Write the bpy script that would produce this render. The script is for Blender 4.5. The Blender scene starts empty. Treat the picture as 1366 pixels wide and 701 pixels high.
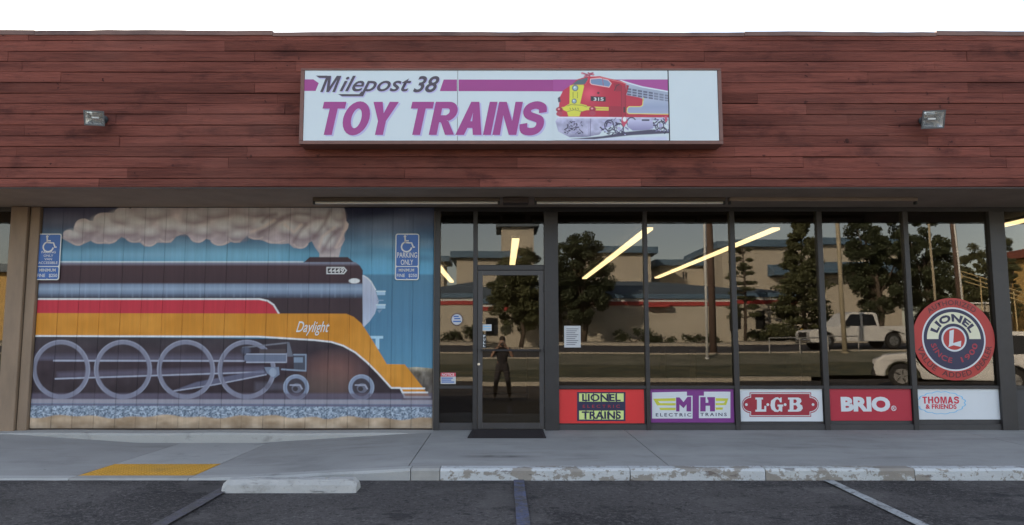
import bpy, bmesh, math, random
import numpy as np
from mathutils import Vector, Matrix
from mathutils.geometry import tessellate_polygon

random.seed(7); RNG = np.random.default_rng(7)
SC = bpy.context.scene
COL = SC.collection
R = math.radians

# ------------------------------------------------------------------ camera
EYE, DIST, FPX, PITCH, CX, CY = 1.152, 10.0, 1000.0, R(6.0), 670.0, 350.5
cam_d = bpy.data.cameras.new('camera'); cam = bpy.data.objects.new('camera', cam_d); COL.objects.link(cam)
cam_d.sensor_fit = 'HORIZONTAL'; cam_d.sensor_width = 36.0
cam_d.lens = FPX / 1366 * 36.0
cam_d.shift_x = (683 - CX) / 1366
cam_d.clip_start = 0.02; cam_d.clip_end = 3000
cam.location = (0, -DIST, EYE); cam.rotation_euler = (math.pi/2 + PITCH, 0, 0)
SC.camera = cam

# ------------------------------------------------------------------ sky, sun, exposure
SUN_EL, SUN_AZ = R(23.0), R(-37.0)          # behind the shop, to the left
world = bpy.data.worlds.new('World'); SC.world = world; world.use_nodes = True
wn = world.node_tree.nodes; wl = world.node_tree.links
sky = wn.new('ShaderNodeTexSky'); sky.sky_type = 'NISHITA'; sky.sun_disc = False
sky.sun_elevation = SUN_EL; sky.sun_rotation = SUN_AZ
sky.air_density = 0.9; sky.dust_density = 0.7; sky.ozone_density = 0.0
bg = wn['Background']; bg.inputs['Strength'].default_value = 0.14
hs_ = wn.new('ShaderNodeHueSaturation'); hs_.inputs['Saturation'].default_value = 0.66      # muted to take the blue cast out of the skylight
wl.new(sky.outputs[0], hs_.inputs['Color']); wl.new(hs_.outputs[0], bg.inputs['Color'])
sun_d = bpy.data.lights.new('sun', 'SUN'); sun_d.energy = 4.8; sun_d.angle = R(0.5); sun_d.color = (1.0, 0.90, 0.76)
sun = bpy.data.objects.new('sun', sun_d); COL.objects.link(sun)
SUNV = Vector((math.sin(SUN_AZ)*math.cos(SUN_EL), math.cos(SUN_AZ)*math.cos(SUN_EL), math.sin(SUN_EL)))
sun.rotation_euler = (-SUNV).to_track_quat('-Z', 'Y').to_euler(); sun.location = (-20, 20, 30)
vs = SC.view_settings; vs.view_transform = 'Standard'; vs.look = 'None'; vs.gamma = 1.0; vs.use_curve_mapping = False
vs.exposure = 1.68
SC.render.engine = 'CYCLES'
cy = SC.cycles
cy.use_denoising = True; cy.denoising_prefilter = 'ACCURATE'; cy.adaptive_threshold = .005; cy.max_bounces = 8; cy.diffuse_bounces = 4; cy.glossy_bounces = 4; cy.transparent_max_bounces = 12
cy.caustics_reflective = False; cy.caustics_refractive = False; cy.sample_clamp_indirect = 6.0

# ------------------------------------------------------------------ geometry helpers
_c, _s = math.cos(PITCH), math.sin(PITCH)
def P(px, py, Y=0.0):
    """where a sight line meets the upright plane y = Y; gives (X, Z)"""
    u, v = (px-CX)/FPX, (CY-py)/FPX
    t = (Y+DIST)/(_c - v*_s)
    return u*t, EYE + (v*_c+_s)*t
def PX(px, Y=0.0, py=455): return P(px, py, Y)[0]
def PZ(py, Y=0.0): return P(670, py, Y)[1]
def proj(X, Y, Z):
    dy, dz = Y+DIST, Z-EYE
    dep = dy*_c + dz*_s; up = -dy*_s + dz*_c
    return CX + FPX*X/dep, CY - FPX*up/dep
def RF(px, py, d):
    """a thing seen mirrored in the shop glass, d metres of path away: world (X, y, Z)"""
    u, v = (px-CX)/FPX, (CY-py)/FPX
    t = d/(_c - v*_s)
    return u*t, -(d-DIST), EYE + (v*_c+_s)*t

def lin(c):
    c = np.asarray(c, float)/255.0
    return np.where(c <= .04045, c/12.92, ((c+.055)/1.055)**2.4)

class MB:
    def __init__(self): self.v = []; self.f = []; self.smooth = False
    def add(self, vs_, fs):
        o = len(self.v); self.v += [tuple(p) for p in vs_]; self.f += [tuple(i+o for i in f) for f in fs]; return self
    def box(self, x0, x1, y0, y1, z0, z1):
        return self.add([(x0,y0,z0),(x1,y0,z0),(x1,y1,z0),(x0,y1,z0),(x0,y0,z1),(x1,y0,z1),(x1,y1,z1),(x0,y1,z1)],
                 [(0,3,2,1),(4,5,6,7),(0,1,5,4),(1,2,6,5),(2,3,7,6),(3,0,4,7)])
    def tube(self, pts, rad, n=8, cap=True):
        pts = [Vector(p) for p in pts]
        rads = rad if isinstance(rad, (list, tuple)) else [rad]*len(pts)
        rings = []
        for i, p in enumerate(pts):
            d = (pts[min(i+1, len(pts)-1)] - pts[max(i-1, 0)]).normalized()
            a = d.orthogonal().normalized() if i == 0 else (a - d*a.dot(d)).normalized()
            b = d.cross(a)
            rings.append([p + (a*math.cos(2*math.pi*k/n) + b*math.sin(2*math.pi*k/n))*rads[i] for k in range(n)])
        vs_ = [q for r in rings for q in r]; fs = []
        for i in range(len(pts)-1):
            for k in range(n):
                fs.append((i*n+k, i*n+(k+1) % n, (i+1)*n+(k+1) % n, (i+1)*n+k))
        if cap: fs.append(tuple(range(n-1, -1, -1))); fs.append(tuple((len(pts)-1)*n+k for k in range(n)))
        return self.add(vs_, fs)
    def prism(self, poly, axis, a, b):
        """poly (2D) extruded along axis from a to b"""
        def put(p, h):
            return (h, p[0], p[1]) if axis == 'x' else (p[0], h, p[1]) if axis == 'y' else (p[0], p[1], h)
        n = len(poly)
        tri = tessellate_polygon([[Vector((p[0], p[1], 0)) for p in poly]])
        vs_ = [put(p, a) for p in poly] + [put(p, b) for p in poly]
        fs = [tuple(t) for t in tri] + [tuple(i+n for i in reversed(t)) for t in tri]
        fs += [(i, (i+1) % n, (i+1) % n+n, i+n) for i in range(n)]
        return self.add(vs_, fs)
    def build(self, name, mat, parent=None, bevel=0, smooth=False, seg=1):
        me = bpy.data.meshes.new(name); me.from_pydata(self.v, [], self.f)
        bm = bmesh.new(); bm.from_mesh(me)
        bmesh.ops.recalc_face_normals(bm, faces=bm.faces)
        if bevel:
            es = [e for e in bm.edges if len(e.link_faces) == 2 and e.calc_face_angle(0) > .5]
            bmesh.ops.bevel(bm, geom=es, offset=bevel, segments=seg, affect='EDGES', profile=.6)
        bm.to_mesh(me); bm.free()
        if smooth:
            for p in me.polygons: p.use_smooth = True
        return link(name, me, mat, parent)
def link(name, me, mat, parent=None):
    if mat is not None and not me.materials: me.materials.append(mat)
    o = bpy.data.objects.new(name, me); COL.objects.link(o)
    if parent is not None:
        o.parent = parent; o.matrix_parent_inverse = Matrix.Translation(-base(parent))
    return o
def base(o):
    v = Vector(o.location)
    return v
def thing(name, label, cat, loc=(0, 0, 0), group=None):
    o = bpy.data.objects.new(name, None); COL.objects.link(o); o.location = loc; o.empty_display_size = .1
    return tag(o, label, cat, group)
def tag(o, label, cat, group=None):
    o['label'] = label; o['category'] = cat
    if group: o['group'] = group
    return o
def struct(o, label=None, cat=None):
    o['kind'] = 'structure'
    if label: o['label'] = label
    if cat: o['category'] = cat
    return o
def bx(name, mat, parent, x0, x1, y0, y1, z0, z1, bevel=0):
    return MB().box(x0, x1, y0, y1, z0, z1).build(name, mat, parent, bevel)

# ------------------------------------------------------------------ materials
_mats = {}
def M(name, col, rough=.6, var=.15, scale=3.0, bump=.0, bscale=60., metal=0., stretch=(1, 1, 1), attr=False,
      dark=None, dscale=1.2, dlo=.5, dhi=.7, rnd=0., spec=.5, emit=None, estr=0., layers=()):
    """principled material: base colour x noise, optional second colour in blotches, bump"""
    if name in _mats: return _mats[name]
    m = bpy.data.materials.new(name); m.use_nodes = True; _mats[name] = m
    nt = m.node_tree; N = nt.nodes; L = nt.links; bs = N['Principled BSDF']
    bs.inputs['Roughness'].default_value = rough; bs.inputs['Metallic'].default_value = metal
    bs.inputs['Specular IOR Level'].default_value = spec
    geo = N.new('ShaderNodeNewGeometry')
    mp = N.new('ShaderNodeMapping'); mp.inputs['Scale'].default_value = stretch
    L.new(geo.outputs['Position'], mp.inputs['Vector'])
    def noise(sc, det=6, rgh=.6):
        n = N.new('ShaderNodeTexNoise'); n.inputs['Scale'].default_value = sc
        n.inputs['Detail'].default_value = det; n.inputs['Roughness'].default_value = rgh
        L.new(mp.outputs[0], n.inputs['Vector']); return n
    if attr:
        a = N.new('ShaderNodeVertexColor'); a.layer_name = 'Col'; src = a.outputs['Color']
    else:
        a = N.new('ShaderNodeRGB'); a.outputs[0].default_value = (*col, 1); src = a.outputs[0]
    if dark is not None:
        n2 = noise(dscale, 8, .65)
        mr = N.new('ShaderNodeMapRange'); mr.inputs[1].default_value = dlo; mr.inputs[2].default_value = dhi
        L.new(n2.outputs['Fac'], mr.inputs[0])
        mx = N.new('ShaderNodeMix'); mx.data_type = 'RGBA'
        L.new(mr.outputs[0], mx.inputs[0]); L.new(src, mx.inputs[6]); mx.inputs[7].default_value = (*dark, 1)
        src = mx.outputs[2]
    for (lsc, lst, llo, lhi, lcol, lamt) in layers:    # further stains, grain and flecks, each with its own shape
        m2 = N.new('ShaderNodeMapping'); m2.inputs['Scale'].default_value = lst; m2.inputs['Location'].default_value = (lsc*.37, lsc*.11, lsc*.23)
        L.new(geo.outputs['Position'], m2.inputs['Vector'])
        n2 = N.new('ShaderNodeTexNoise'); n2.inputs['Scale'].default_value = lsc; n2.inputs['Detail'].default_value = 6; n2.inputs['Roughness'].default_value = .62
        L.new(m2.outputs[0], n2.inputs['Vector'])
        mr = N.new('ShaderNodeMapRange'); mr.inputs[1].default_value = llo; mr.inputs[2].default_value = lhi; mr.inputs[4].default_value = lamt
        L.new(n2.outputs['Fac'], mr.inputs[0])
        mx = N.new('ShaderNodeMix'); mx.data_type = 'RGBA'
        L.new(mr.outputs[0], mx.inputs[0]); L.new(src, mx.inputs[6]); mx.inputs[7].default_value = (*lcol, 1); src = mx.outputs[2]
    n1 = noise(scale)
    mr = N.new('ShaderNodeMapRange'); mr.inputs[1].default_value = .25; mr.inputs[2].default_value = .75
    mr.inputs[3].default_value = 1-var; mr.inputs[4].default_value = 1+var
    L.new(n1.outputs['Fac'], mr.inputs[0])
    val = mr.outputs[0]
    if rnd:
        oi = N.new('ShaderNodeObjectInfo')
        r2 = N.new('ShaderNodeMapRange'); r2.inputs[3].default_value = 1-rnd; r2.inputs[4].default_value = 1+rnd
        L.new(oi.outputs['Random'], r2.inputs[0])
        mu = N.new('ShaderNodeMath'); mu.operation = 'MULTIPLY'; L.new(val, mu.inputs[0]); L.new(r2.outputs[0], mu.inputs[1]); val = mu.outputs[0]
    vm = N.new('ShaderNodeVectorMath'); vm.operation = 'SCALE'
    L.new(src, vm.inputs[0]); L.new(val, vm.inputs['Scale'])
    L.new(vm.outputs[0], bs.inputs['Base Color'])
    rr = N.new('ShaderNodeMapRange'); rr.inputs[3].default_value = max(0, rough-.1); rr.inputs[4].default_value = min(1, rough+.1)
    L.new(n1.outputs['Fac'], rr.inputs[0]); L.new(rr.outputs[0], bs.inputs['Roughness'])
    if bump:
        nb = noise(bscale, 4); b = N.new('ShaderNodeBump'); b.inputs['Strength'].default_value = bump; b.inputs['Distance'].default_value = .01
        L.new(nb.outputs['Fac'], b.inputs['Height']); L.new(b.outputs[0], bs.inputs['Normal'])
    if emit is not None:
        bs.inputs['Emission Color'].default_value = (*emit, 1); bs.inputs['Emission Strength'].default_value = estr
    return m
def A(c, k=1.25):
    return tuple(float(x) for x in np.clip(lin(c)*k, 0, .85))

mBronze = M('dark_bronze_frame', (.026, .022, .022), .45, .25, 6, .05, 40)
mHead = M('dark_brown_paint', (.055, .035, .028), .6, .2, 4)
mBoard = M('red_stained_wood', (.215, .068, .050), .85, .16, 3.2, 1.0, 22, stretch=(.30, 1, 5), dark=(.105, .034, .027), dscale=1.5, dlo=.46, dhi=.70, rnd=.24, spec=.15,
    layers=((2.6, (.8, 1, 1.6), .55, .72, (.055, .020, .018), .75), (14, (.22, 1, 5), .52, .66, (.080, .028, .024), .60), (9, (1, 1, 1.2), .66, .70, (.03, .012, .012), .8), (11, (.25, 1, 5), .60, .74, (.27, .115, .085), .45), (.5, (1, 1, 2.2), .50, .72, (.26, .11, .085), .40)))
mBoardBack = M('fascia_gap', (.03, .012, .01), .9)
mSoffit = M('olive_brown_soffit', (.30, .225, .17), .8, .2, 2.5, .1, 50)
GUM = ((9, (1, 1, 1), .70, .73, (.10, .095, .09), .7), (130, (1, 1, 1), .55, .70, (.20, .19, .18), .5), (.9, (.5, 1.6, 1), .50, .72, (.43, .41, .385), .7), (2.2, (.35, 1.5, 1), .57, .74, (.17, .16, .15), .55))
mConc = M('sidewalk_concrete', (.34, .325, .305), .88, .10, 1.1, .4, 110, dark=(.23, .22, .205), dscale=1.3, dlo=.50, dhi=.80, layers=GUM)
mConcL = M('pale_new_concrete', (.42, .405, .38), .88, .08, 1.5, .35, 110, dark=(.29, .28, .26), dscale=2, dlo=.55, dhi=.85, layers=(GUM[1], (3, (1, 1, 1.5), .60, .72, (.20, .19, .175), .6)))
mStop = M('scuffed_wheel_stop', (.46, .44, .41), .9, .14, 5, .8, 45, dark=(.24, .225, .20), dscale=3.2, dlo=.50, dhi=.70, layers=((6, (.4, 1, 3), .58, .66, (.07, .065, .06), .7), (40, (1, 1, 1), .60, .70, (.20, .19, .175), .6)))
mKerb = M('worn_concrete', (.36, .34, .31), .85, .2, 4, .4, 60)
mAsph = M('asphalt', (.080, .070, .066), .93, .30, .8, 1.0, 60, dark=(.046, .040, .039), dscale=.45, dlo=.47, dhi=.53, spec=.2,
    layers=((30, (1, 1, 1), .53, .66, (.17, .152, .14), .70), (22, (1, 1, 1), .54, .66, (.018, .016, .017), .75), (75, (1, 1, 1), .52, .64, (.15, .135, .125), .6), (1.7, (1, 1.6, 1), .60, .64, (.026, .024, .025), .65), (1.1, (1, 1, 1), .57, .61, (.135, .12, .11), .5), (5, (1, 1, 1), .66, .69, (.02, .018, .018), .7)))
mWhiteSign = M('white_acrylic', (.66, .72, .74), .35, .035, 1.2)
mSignFrame = M('brown_sign_frame', (.185, .085, .066), .55, .2, 6, .1, 40)
mMural = M('mural_paint', (1, 1, 1), .6, .06, 9, .25, 45, stretch=(5, 1, .5), attr=True, spec=.3)
mPrint = M('printed_face', (1, 1, 1), .4, .03, 5, attr=True)
mMat = M('rubber_mat', (.022, .016, .017), .95, .3, 40, .6, 200)
mYellow = M('yellow_tactile', (.62, .31, .03), .7, .18, 3, .2, 90, dark=(.42, .24, .05), dscale=2.5, dlo=.52, dhi=.75)
mCol = M('tan_trim_paint', (.26, .18, .12), .7, .2, 3, .1, 40, stretch=(2, 2, .6))
mInt = M('shop_interior', (.11, .10, .09), .85, .2, 1.5)
mIntFloor = M('shop_floor', (.07, .06, .05), .6, .2, 2)
mStucco = M('cream_stucco', (.52, .465, .375), .9, .06, .6, .2, 20)
mStucco2 = M('pale_stucco', (.54, .49, .40), .9, .06, .6, .2, 20)
mBlueRoof = M('blue_metal_roof', (.10, .17, .25), .6, .15, 1.0)
mGreyRoof = M('slate_roof', (.12, .15, .18), .75, .2, 1.0)
mRed = M('red_trim', (.42, .055, .05), .6, .1, 2)
mWhite = M('white_paint', (.72, .72, .70), .5, .06, 3)
mGrass = M('dry_green_grass', (.085, .088, .048), .95, .35, 1.5, .6, 60, dark=(.17, .15, .08), dscale=.7, dlo=.45, dhi=.65)
mGrassL = M('pale_dry_grass', (.20, .19, .14), .95, .25, 1.2, .5, 60, dark=(.14, .14, .095), dscale=.7, dlo=.45, dhi=.65)
mRoad = M('street_asphalt', (.075, .07, .072), .9, .2, 1, .4, 100)
mLeafD = M('dark_leaves', (.050, .062, .026), .7, .4, 2.0, rnd=.1)
mLeafM = M('olive_leaves', (.085, .090, .036), .7, .4, 2.0, rnd=.1)
mBark = M('bark', (.10, .075, .055), .9, .3, 5, .6, 20, stretch=(3, 3, .5))
mPole = M('weathered_pole_wood', (.13, .085, .065), .9, .25, 4, .4, 30, stretch=(4, 4, .4))
mMetal = M('galvanised_steel', (.45, .44, .42), .45, .1, 6, metal=.6)
mCarW = M('white_car_paint', (.72, .71, .68), .25, .03, 2)
mTyre = M('tyre_rubber', (.02, .02, .02), .85, .2, 10)
mRim = M('alloy_rim', (.4, .4, .4), .3, .1, 8, metal=.8)
mCarGlass = M('car_glass', (.012, .014, .016), .08, .1, 2)
mBlack = M('black_plastic', (.018, .018, .018), .5, .2, 10)
mTin = M('chrome', (.6, .6, .6), .2, .05, 5, metal=1.)

def glass_mat():
    m = bpy.data.materials.new('tinted_window_glass'); m.use_nodes = True
    nt = m.node_tree; N = nt.nodes; L = nt.links; N.clear()
    out = N.new('ShaderNodeOutputMaterial'); mix = N.new('ShaderNodeMixShader')
    tr = N.new('ShaderNodeBsdfTransparent'); tr.inputs[0].default_value = (.56, .53, .50, 1)
    gl = N.new('ShaderNodeBsdfGlossy'); gl.inputs['Roughness'].default_value = .003; gl.inputs['Color'].default_value = (1, .95, .87, 1)
    fr = N.new('ShaderNodeFresnel'); fr.inputs['IOR'].default_value = 1.60
    geo = N.new('ShaderNodeNewGeometry'); mp = N.new('ShaderNodeMapping'); mp.inputs['Scale'].default_value = (1, 1, 1)
    n = N.new('ShaderNodeTexNoise'); n.inputs['Scale'].default_value = .9; n.inputs['Detail'].default_value = 1
    L.new(geo.outputs['Position'], n.inputs['Vector'])
    b = N.new('ShaderNodeBump'); b.inputs['Strength'].default_value = .05; b.inputs['Distance'].default_value = .01
    L.new(n.outputs['Fac'], b.inputs['Height']); L.new(b.outputs[0], gl.inputs['Normal'])
    L.new(fr.outputs[0], mix.inputs[0]); L.new(tr.outputs[0], mix.inputs[1]); L.new(gl.outputs[0], mix.inputs[2]); L.new(mix.outputs[0], out.inputs[0])
    return m
mGlass = glass_mat()

# ------------------------------------------------------------------ paint canvas: flat artwork as colours on a fine mesh
class Canvas:
    def __init__(self, x0, x1, z0, z1, step, Y, bgc, org=(0, 0, 1.0), k=1.25):
        self.xs = np.linspace(x0, x1, max(2, int(round((x1-x0)/step))+1)); self.zs = np.linspace(z0, z1, max(2, int(round((z1-z0)/step))+1))
        self.Y = Y; self.k = k; self.org = org
        X, Z = np.meshgrid(self.xs, self.zs)
        dy, dz = Y+DIST, Z-EYE
        dep = dy*_c+dz*_s; up = -dy*_s+dz*_c
        self.PX = (CX+FPX*X/dep - org[0])*org[2]; self.PY = (CY-FPX*up/dep - org[1])*org[2]
        self.C = np.zeros(X.shape+(3,)); self.C[:] = self._col(bgc)
    def _col(self, c): return np.clip(lin(c)*self.k, 0, .85)
    def blend(self, a, col, sl):
        c = self._col(col) if not callable(col) else self._col(col(self.PX[sl], self.PY[sl]))
        self.C[sl] = self.C[sl]*(1-a[..., None]) + c*a[..., None]
    def region(self, pts, m):
        p = np.asarray(pts, float)
        ok = (self.PX > p[:, 0].min()-m) & (self.PX < p[:, 0].max()+m) & (self.PY > p[:, 1].min()-m) & (self.PY < p[:, 1].max()+m)
        r = np.where(ok.any(1))[0]; c = np.where(ok.any(0))[0]
        if len(r) == 0 or len(c) == 0: return None
        return (slice(r[0], r[-1]+1), slice(c[0], c[-1]+1))
    @staticmethod
    def seg(x, y, a, b):
        ax, ay = a; dx, dy = b[0]-ax, b[1]-ay
        t = np.clip(((x-ax)*dx+(y-ay)*dy)/max(dx*dx+dy*dy, 1e-9), 0, 1)
        return np.hypot(x-ax-t*dx, y-ay-t*dy)
    def fill(self, pts, col, soft=.8, a=1.0):
        sl = self.region(pts, soft+1)
        if sl is None: return
        x, y = self.PX[sl], self.PY[sl]; ins = np.zeros(x.shape, bool); d = np.full(x.shape, 1e9)
        n = len(pts)
        for i in range(n):
            p, q = pts[i], pts[(i+1) % n]
            d = np.minimum(d, self.seg(x, y, p, q))
            if p[1] != q[1]:
                ins ^= ((p[1] > y) != (q[1] > y)) & (x < (q[0]-p[0])*(y-p[1])/(q[1]-p[1])+p[0])
        sd = np.where(ins, d, -d)
        self.blend(np.clip(.5+sd/soft, 0, 1)*a, col, sl)
    def stroke(self, pts, w, col, soft=.8, a=1.0):
        sl = self.region(pts, w+soft+1)
        if sl is None: return
        x, y = self.PX[sl], self.PY[sl]; d = np.full(x.shape, 1e9)
        for p, q in zip(pts[:-1], pts[1:]): d = np.minimum(d, self.seg(x, y, p, q))
        self.blend(np.clip(.5+(w/2-d)/soft, 0, 1)*a, col, sl)
    def ell(self, cx, cy_, rx, ry, col, soft=.8, a=1.0):
        sl = self.region([(cx-rx, cy_-ry), (cx+rx, cy_+ry)], soft*2+1)
        if sl is None: return
        r = np.hypot((self.PX[sl]-cx)/rx, (self.PY[sl]-cy_)/ry)
        self.blend(np.clip(.5+(1-r)*min(rx, ry)/soft, 0, 1)*a, col, sl)
    def ring(self, cx, cy_, rx, ry, w, col, soft=.8, a=1.0, ang=None):
        sl = self.region([(cx-rx-w, cy_-ry-w), (cx+rx+w, cy_+ry+w)], soft+1)
        if sl is None: return
        x, y = self.PX[sl]-cx, self.PY[sl]-cy_
        r = np.hypot(x/rx, y/ry); d = abs(1-r)*min(rx, ry)
        al = np.clip(.5+(w/2-d)/soft, 0, 1)*a
        if ang is not None:
            t = np.degrees(np.arctan2(-y, x)) % 360
            al = al*((t >= ang[0]) & (t <= ang[1]))
        self.blend(al, col, sl)
    def mesh(self, name, c0=0, c1=None, inset=0.0):
        """columns c0..c1 as a mesh with a colour at each vertex; the outer columns step back by inset"""
        c1 = len(self.xs)-1 if c1 is None else c1
        xs = self.xs[c0:c1+1]; zs = self.zs; W, H = len(xs), len(zs)
        X, Z = np.meshgrid(xs, zs); Yv = np.full(X.shape, self.Y)
        C = self.C[:, c0:c1+1]
        if inset:
            Yv[:, 0] += inset; Yv[:, -1] += inset
        co = np.stack([X, Yv, Z], -1).reshape(-1, 3)
        me = bpy.data.meshes.new(name)
        me.vertices.add(W*H); me.vertices.foreach_set('co', co.ravel().astype(np.float32))
        i, j = np.meshgrid(np.arange(W-1), np.arange(H-1)); v0 = (j*W+i).ravel()
        q = np.stack([v0, v0+1, v0+W+1, v0+W], -1)
        n = len(q)
        me.loops.add(n*4); me.loops.foreach_set('vertex_index', q.ravel().astype(np.int32))
        me.polygons.add(n); me.polygons.foreach_set('loop_start', (np.arange(n)*4).astype(np.int32))
        me.update(calc_edges=True)
        ca = me.color_attributes.new('Col', 'FLOAT_COLOR', 'POINT')
        ca.data.foreach_set('color', np.concatenate([C.reshape(-1, 3), np.ones((W*H, 1))], 1).ravel().astype(np.float32))
        return me

def text_mesh(s, bold=0.0, shear=0.0, spacing=1.0):
    cu = bpy.data.curves.new('t', 'FONT'); cu.body = s; cu.offset = bold; cu.shear = shear; cu.space_character = spacing
    cu.resolution_u = 4
    o = bpy.data.objects.new('t', cu); COL.objects.link(o)
    dg = bpy.context.evaluated_depsgraph_get(); me = bpy.data.meshes.new_from_object(o.evaluated_get(dg))
    bpy.data.objects.remove(o); bpy.data.curves.remove(cu); me.materials.clear()
    return me
def verts(me):
    a = np.zeros(len(me.vertices)*3, np.float32); me.vertices.foreach_get('co', a); return a.reshape(-1, 3)
def set_verts(me, a):
    me.vertices.foreach_set('co', a.astype(np.float32).ravel()); me.update()
def text(s, box, Y, mat, parent, bold=.02, shear=0., spacing=1., name='lettering', org=(0, 0, 1.0)):
    """lettering fitted into a box given as sight-line px (x0,y0,x1,y1) on plane y=Y"""
    x0, y0, x1, y1 = [box[0]/org[2]+org[0], box[1]/org[2]+org[1], box[2]/org[2]+org[0], box[3]/org[2]+org[1]]
    my = (y0+y1)/2; mx = (x0+x1)/2
    X0, X1 = P(x0, my, Y)[0], P(x1, my, Y)[0]; Z1, Z0 = P(mx, y0, Y)[1], P(mx, y1, Y)[1]
    return text_w(s, X0, X1, Z0, Z1, Y, mat, parent, bold, shear, spacing, name)
def text_w(s, X0, X1, Z0, Z1, Y, mat, parent, bold=.02, shear=0., spacing=1., name='lettering', warp=None):
    me = text_mesh(s, bold, shear, spacing); a = verts(me)
    lo, hi = a.min(0), a.max(0)
    b = np.zeros_like(a)
    b[:, 0] = X0+(a[:, 0]-lo[0])/(hi[0]-lo[0])*(X1-X0); b[:, 2] = Z0+(a[:, 1]-lo[1])/(hi[1]-lo[1])*(Z1-Z0); b[:, 1] = Y
    if warp: b = warp(b)
    n = len(b); lab = np.arange(n); ed = np.zeros(len(me.edges)*2, np.int32); me.edges.foreach_get('vertices', ed); ed = ed.reshape(-1, 2)
    while True:                                 # letters as islands; neighbours that overlap must not share a plane
        new = lab.copy(); np.minimum.at(new, ed[:, 0], lab[ed[:, 1]]); np.minimum.at(new, ed[:, 1], lab[ed[:, 0]]); new = new[new]
        if (new == lab).all(): break
        lab = new
    b[:, 1] -= (np.unique(lab, return_inverse=True)[1] % 3)*.0005
    set_verts(me, b); me.name = name
    return link(name, me, mat, parent)
def flat(pts, Y, mat, parent, name, org=(0, 0, 1.0), t=.001):
    """a flat cut-out of printed film, outline in sight-line px on plane y=Y"""
    return MB().prism([P(x/org[2]+org[0], y/org[2]+org[1], Y) for x, y in pts], 'y', Y, Y+t).build(name, mat, parent)
def disc(name, cx, cz, r0, r1, Y, mat, parent, a0=0, a1=360, n=64, t=.0015):
    m = MB(); full = a1-a0 >= 360; k = n if full else n+1
    an = [R(a0+(a1-a0)*i/n) for i in range(k)]
    for y in (Y, Y+t):
        m.v += [(cx+r1*math.cos(a), y, cz+r1*math.sin(a)) for a in an]
        m.v += [(cx+r0*math.cos(a), y, cz+r0*math.sin(a)) for a in an]
    for i in range(n):
        j = (i+1) % k
        m.f += [(i, j, k+j, k+i), (2*k+i, 3*k+i, 3*k+j, 2*k+j), (i, 2*k+i, 2*k+j, j), (k+i, k+j, 3*k+j, 3*k+i)]
    return m.build(name, mat, parent)

# ================================================================== GROUND
OV = 1.345                      # roof overhang in front of the glass
FY = -OV                        # fascia plane
ZS = PZ(250, FY)                # soffit height
ZT = PZ(43, FY)                 # parapet top
KF, KB = -2.80, -2.65           # kerb front / back
def interp(x, xs, ys): return float(np.interp(x, xs, ys))
def z_back(X): return interp(X, [-8, -6.25, -4.6, -3.1, -1.05, 9], [-.02, -.02, -.13, -.13, -.004, 0])
def z_front(X): return interp(X, [-9.6, -3.0, -2.3, -.86, 9.6], [-.128, -.128, -.112, -.037, -.037])
def z_sw(X, y):
    t = max(0, min(1, (-y-.3)/(-KB-.3)))
    return z_back(X)*(1-t) + z_front(X)*t
def z_lot(y): return interp(y, [-19, -10, -2.8], [-.42, -.35, -.14])

m = MB(); ys = list(np.linspace(-2.55, -19, 18)); xs = np.linspace(-60, 60, 61)
for y in ys:
    for x in xs: m.v.append((x, y, z_lot(y) + .008*math.sin(x*1.7+y*.9)*(1 if -18 < y < -4 else 0)))
for j in range(len(ys)-1):
    for i in range(60): m.f.append((j*61+i, j*61+i+1, (j+1)*61+i+1, (j+1)*61+i))
lot = struct(m.build('parking_lot', mAsph))
# base earth under everything
struct(MB().add([(-600, -900, -.9), (600, -900, -.9), (600, 600, -.9), (-600, 600, -.9)], [(0, 1, 2, 3)]).build('ground', M('earth', (.16, .14, .10), .95, .3, .2)))

def paint_mat(name, col, lo, hi):
    """worn road paint: breaks up to the asphalt below"""
    return M(name, col, .8, .15, 3, .4, 140, dark=(.074, .065, .062), dscale=9, dlo=lo, dhi=hi, layers=((30, (1, 1, 1), .53, .66, (.17, .152, .14), .55), (22, (1, 1, 1), .54, .66, (.03, .027, .028), .6), (75, (1, 1, 1), .52, .64, (.15, .135, .125), .5)))
mLineW = paint_mat('worn_white_line', (.42, .42, .41), .48, .66)
mLineB = paint_mat('worn_blue_line', (.085, .10, .19), .38, .60)
mLineB2 = paint_mat('faded_blue_line', (.088, .080, .108), .34, .56)
def line(name, mt, x, w, y0, y1, x2=None):
    m = MB(); n = 14; x2 = x if x2 is None else x2
    for i in range(n+1):
        t = i/n; y = y0+(y1-y0)*t; xx = x+(x2-x)*t
        j1, j2 = random.uniform(-.004, .004), random.uniform(-.004, .004)
        for dx in (-w/2+j1, w/2+j2): m.v.append((xx+dx, y, z_lot(y)+.012))
    for i in range(n): m.f.append((2*i, 2*i+1, 2*i+3, 2*i+2))
    o = m.build(name, mt, lot); return o
line('white_line_marking', mLineW, 3.03, .095, -2.86, -7.5, 3.12)
line('blue_line_marking', mLineB, .155, .10, -2.84, -7.5)
line('blue_line_marking', mLineB2, -2.44, .11, -2.85, -7.5, -2.6)
line('white_line_marking', mLineW, 5.75, .095, -2.86, -7.5)
line('blue_line_marking', mLineB2, -5.2, .11, -2.85, -7.5)

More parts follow.
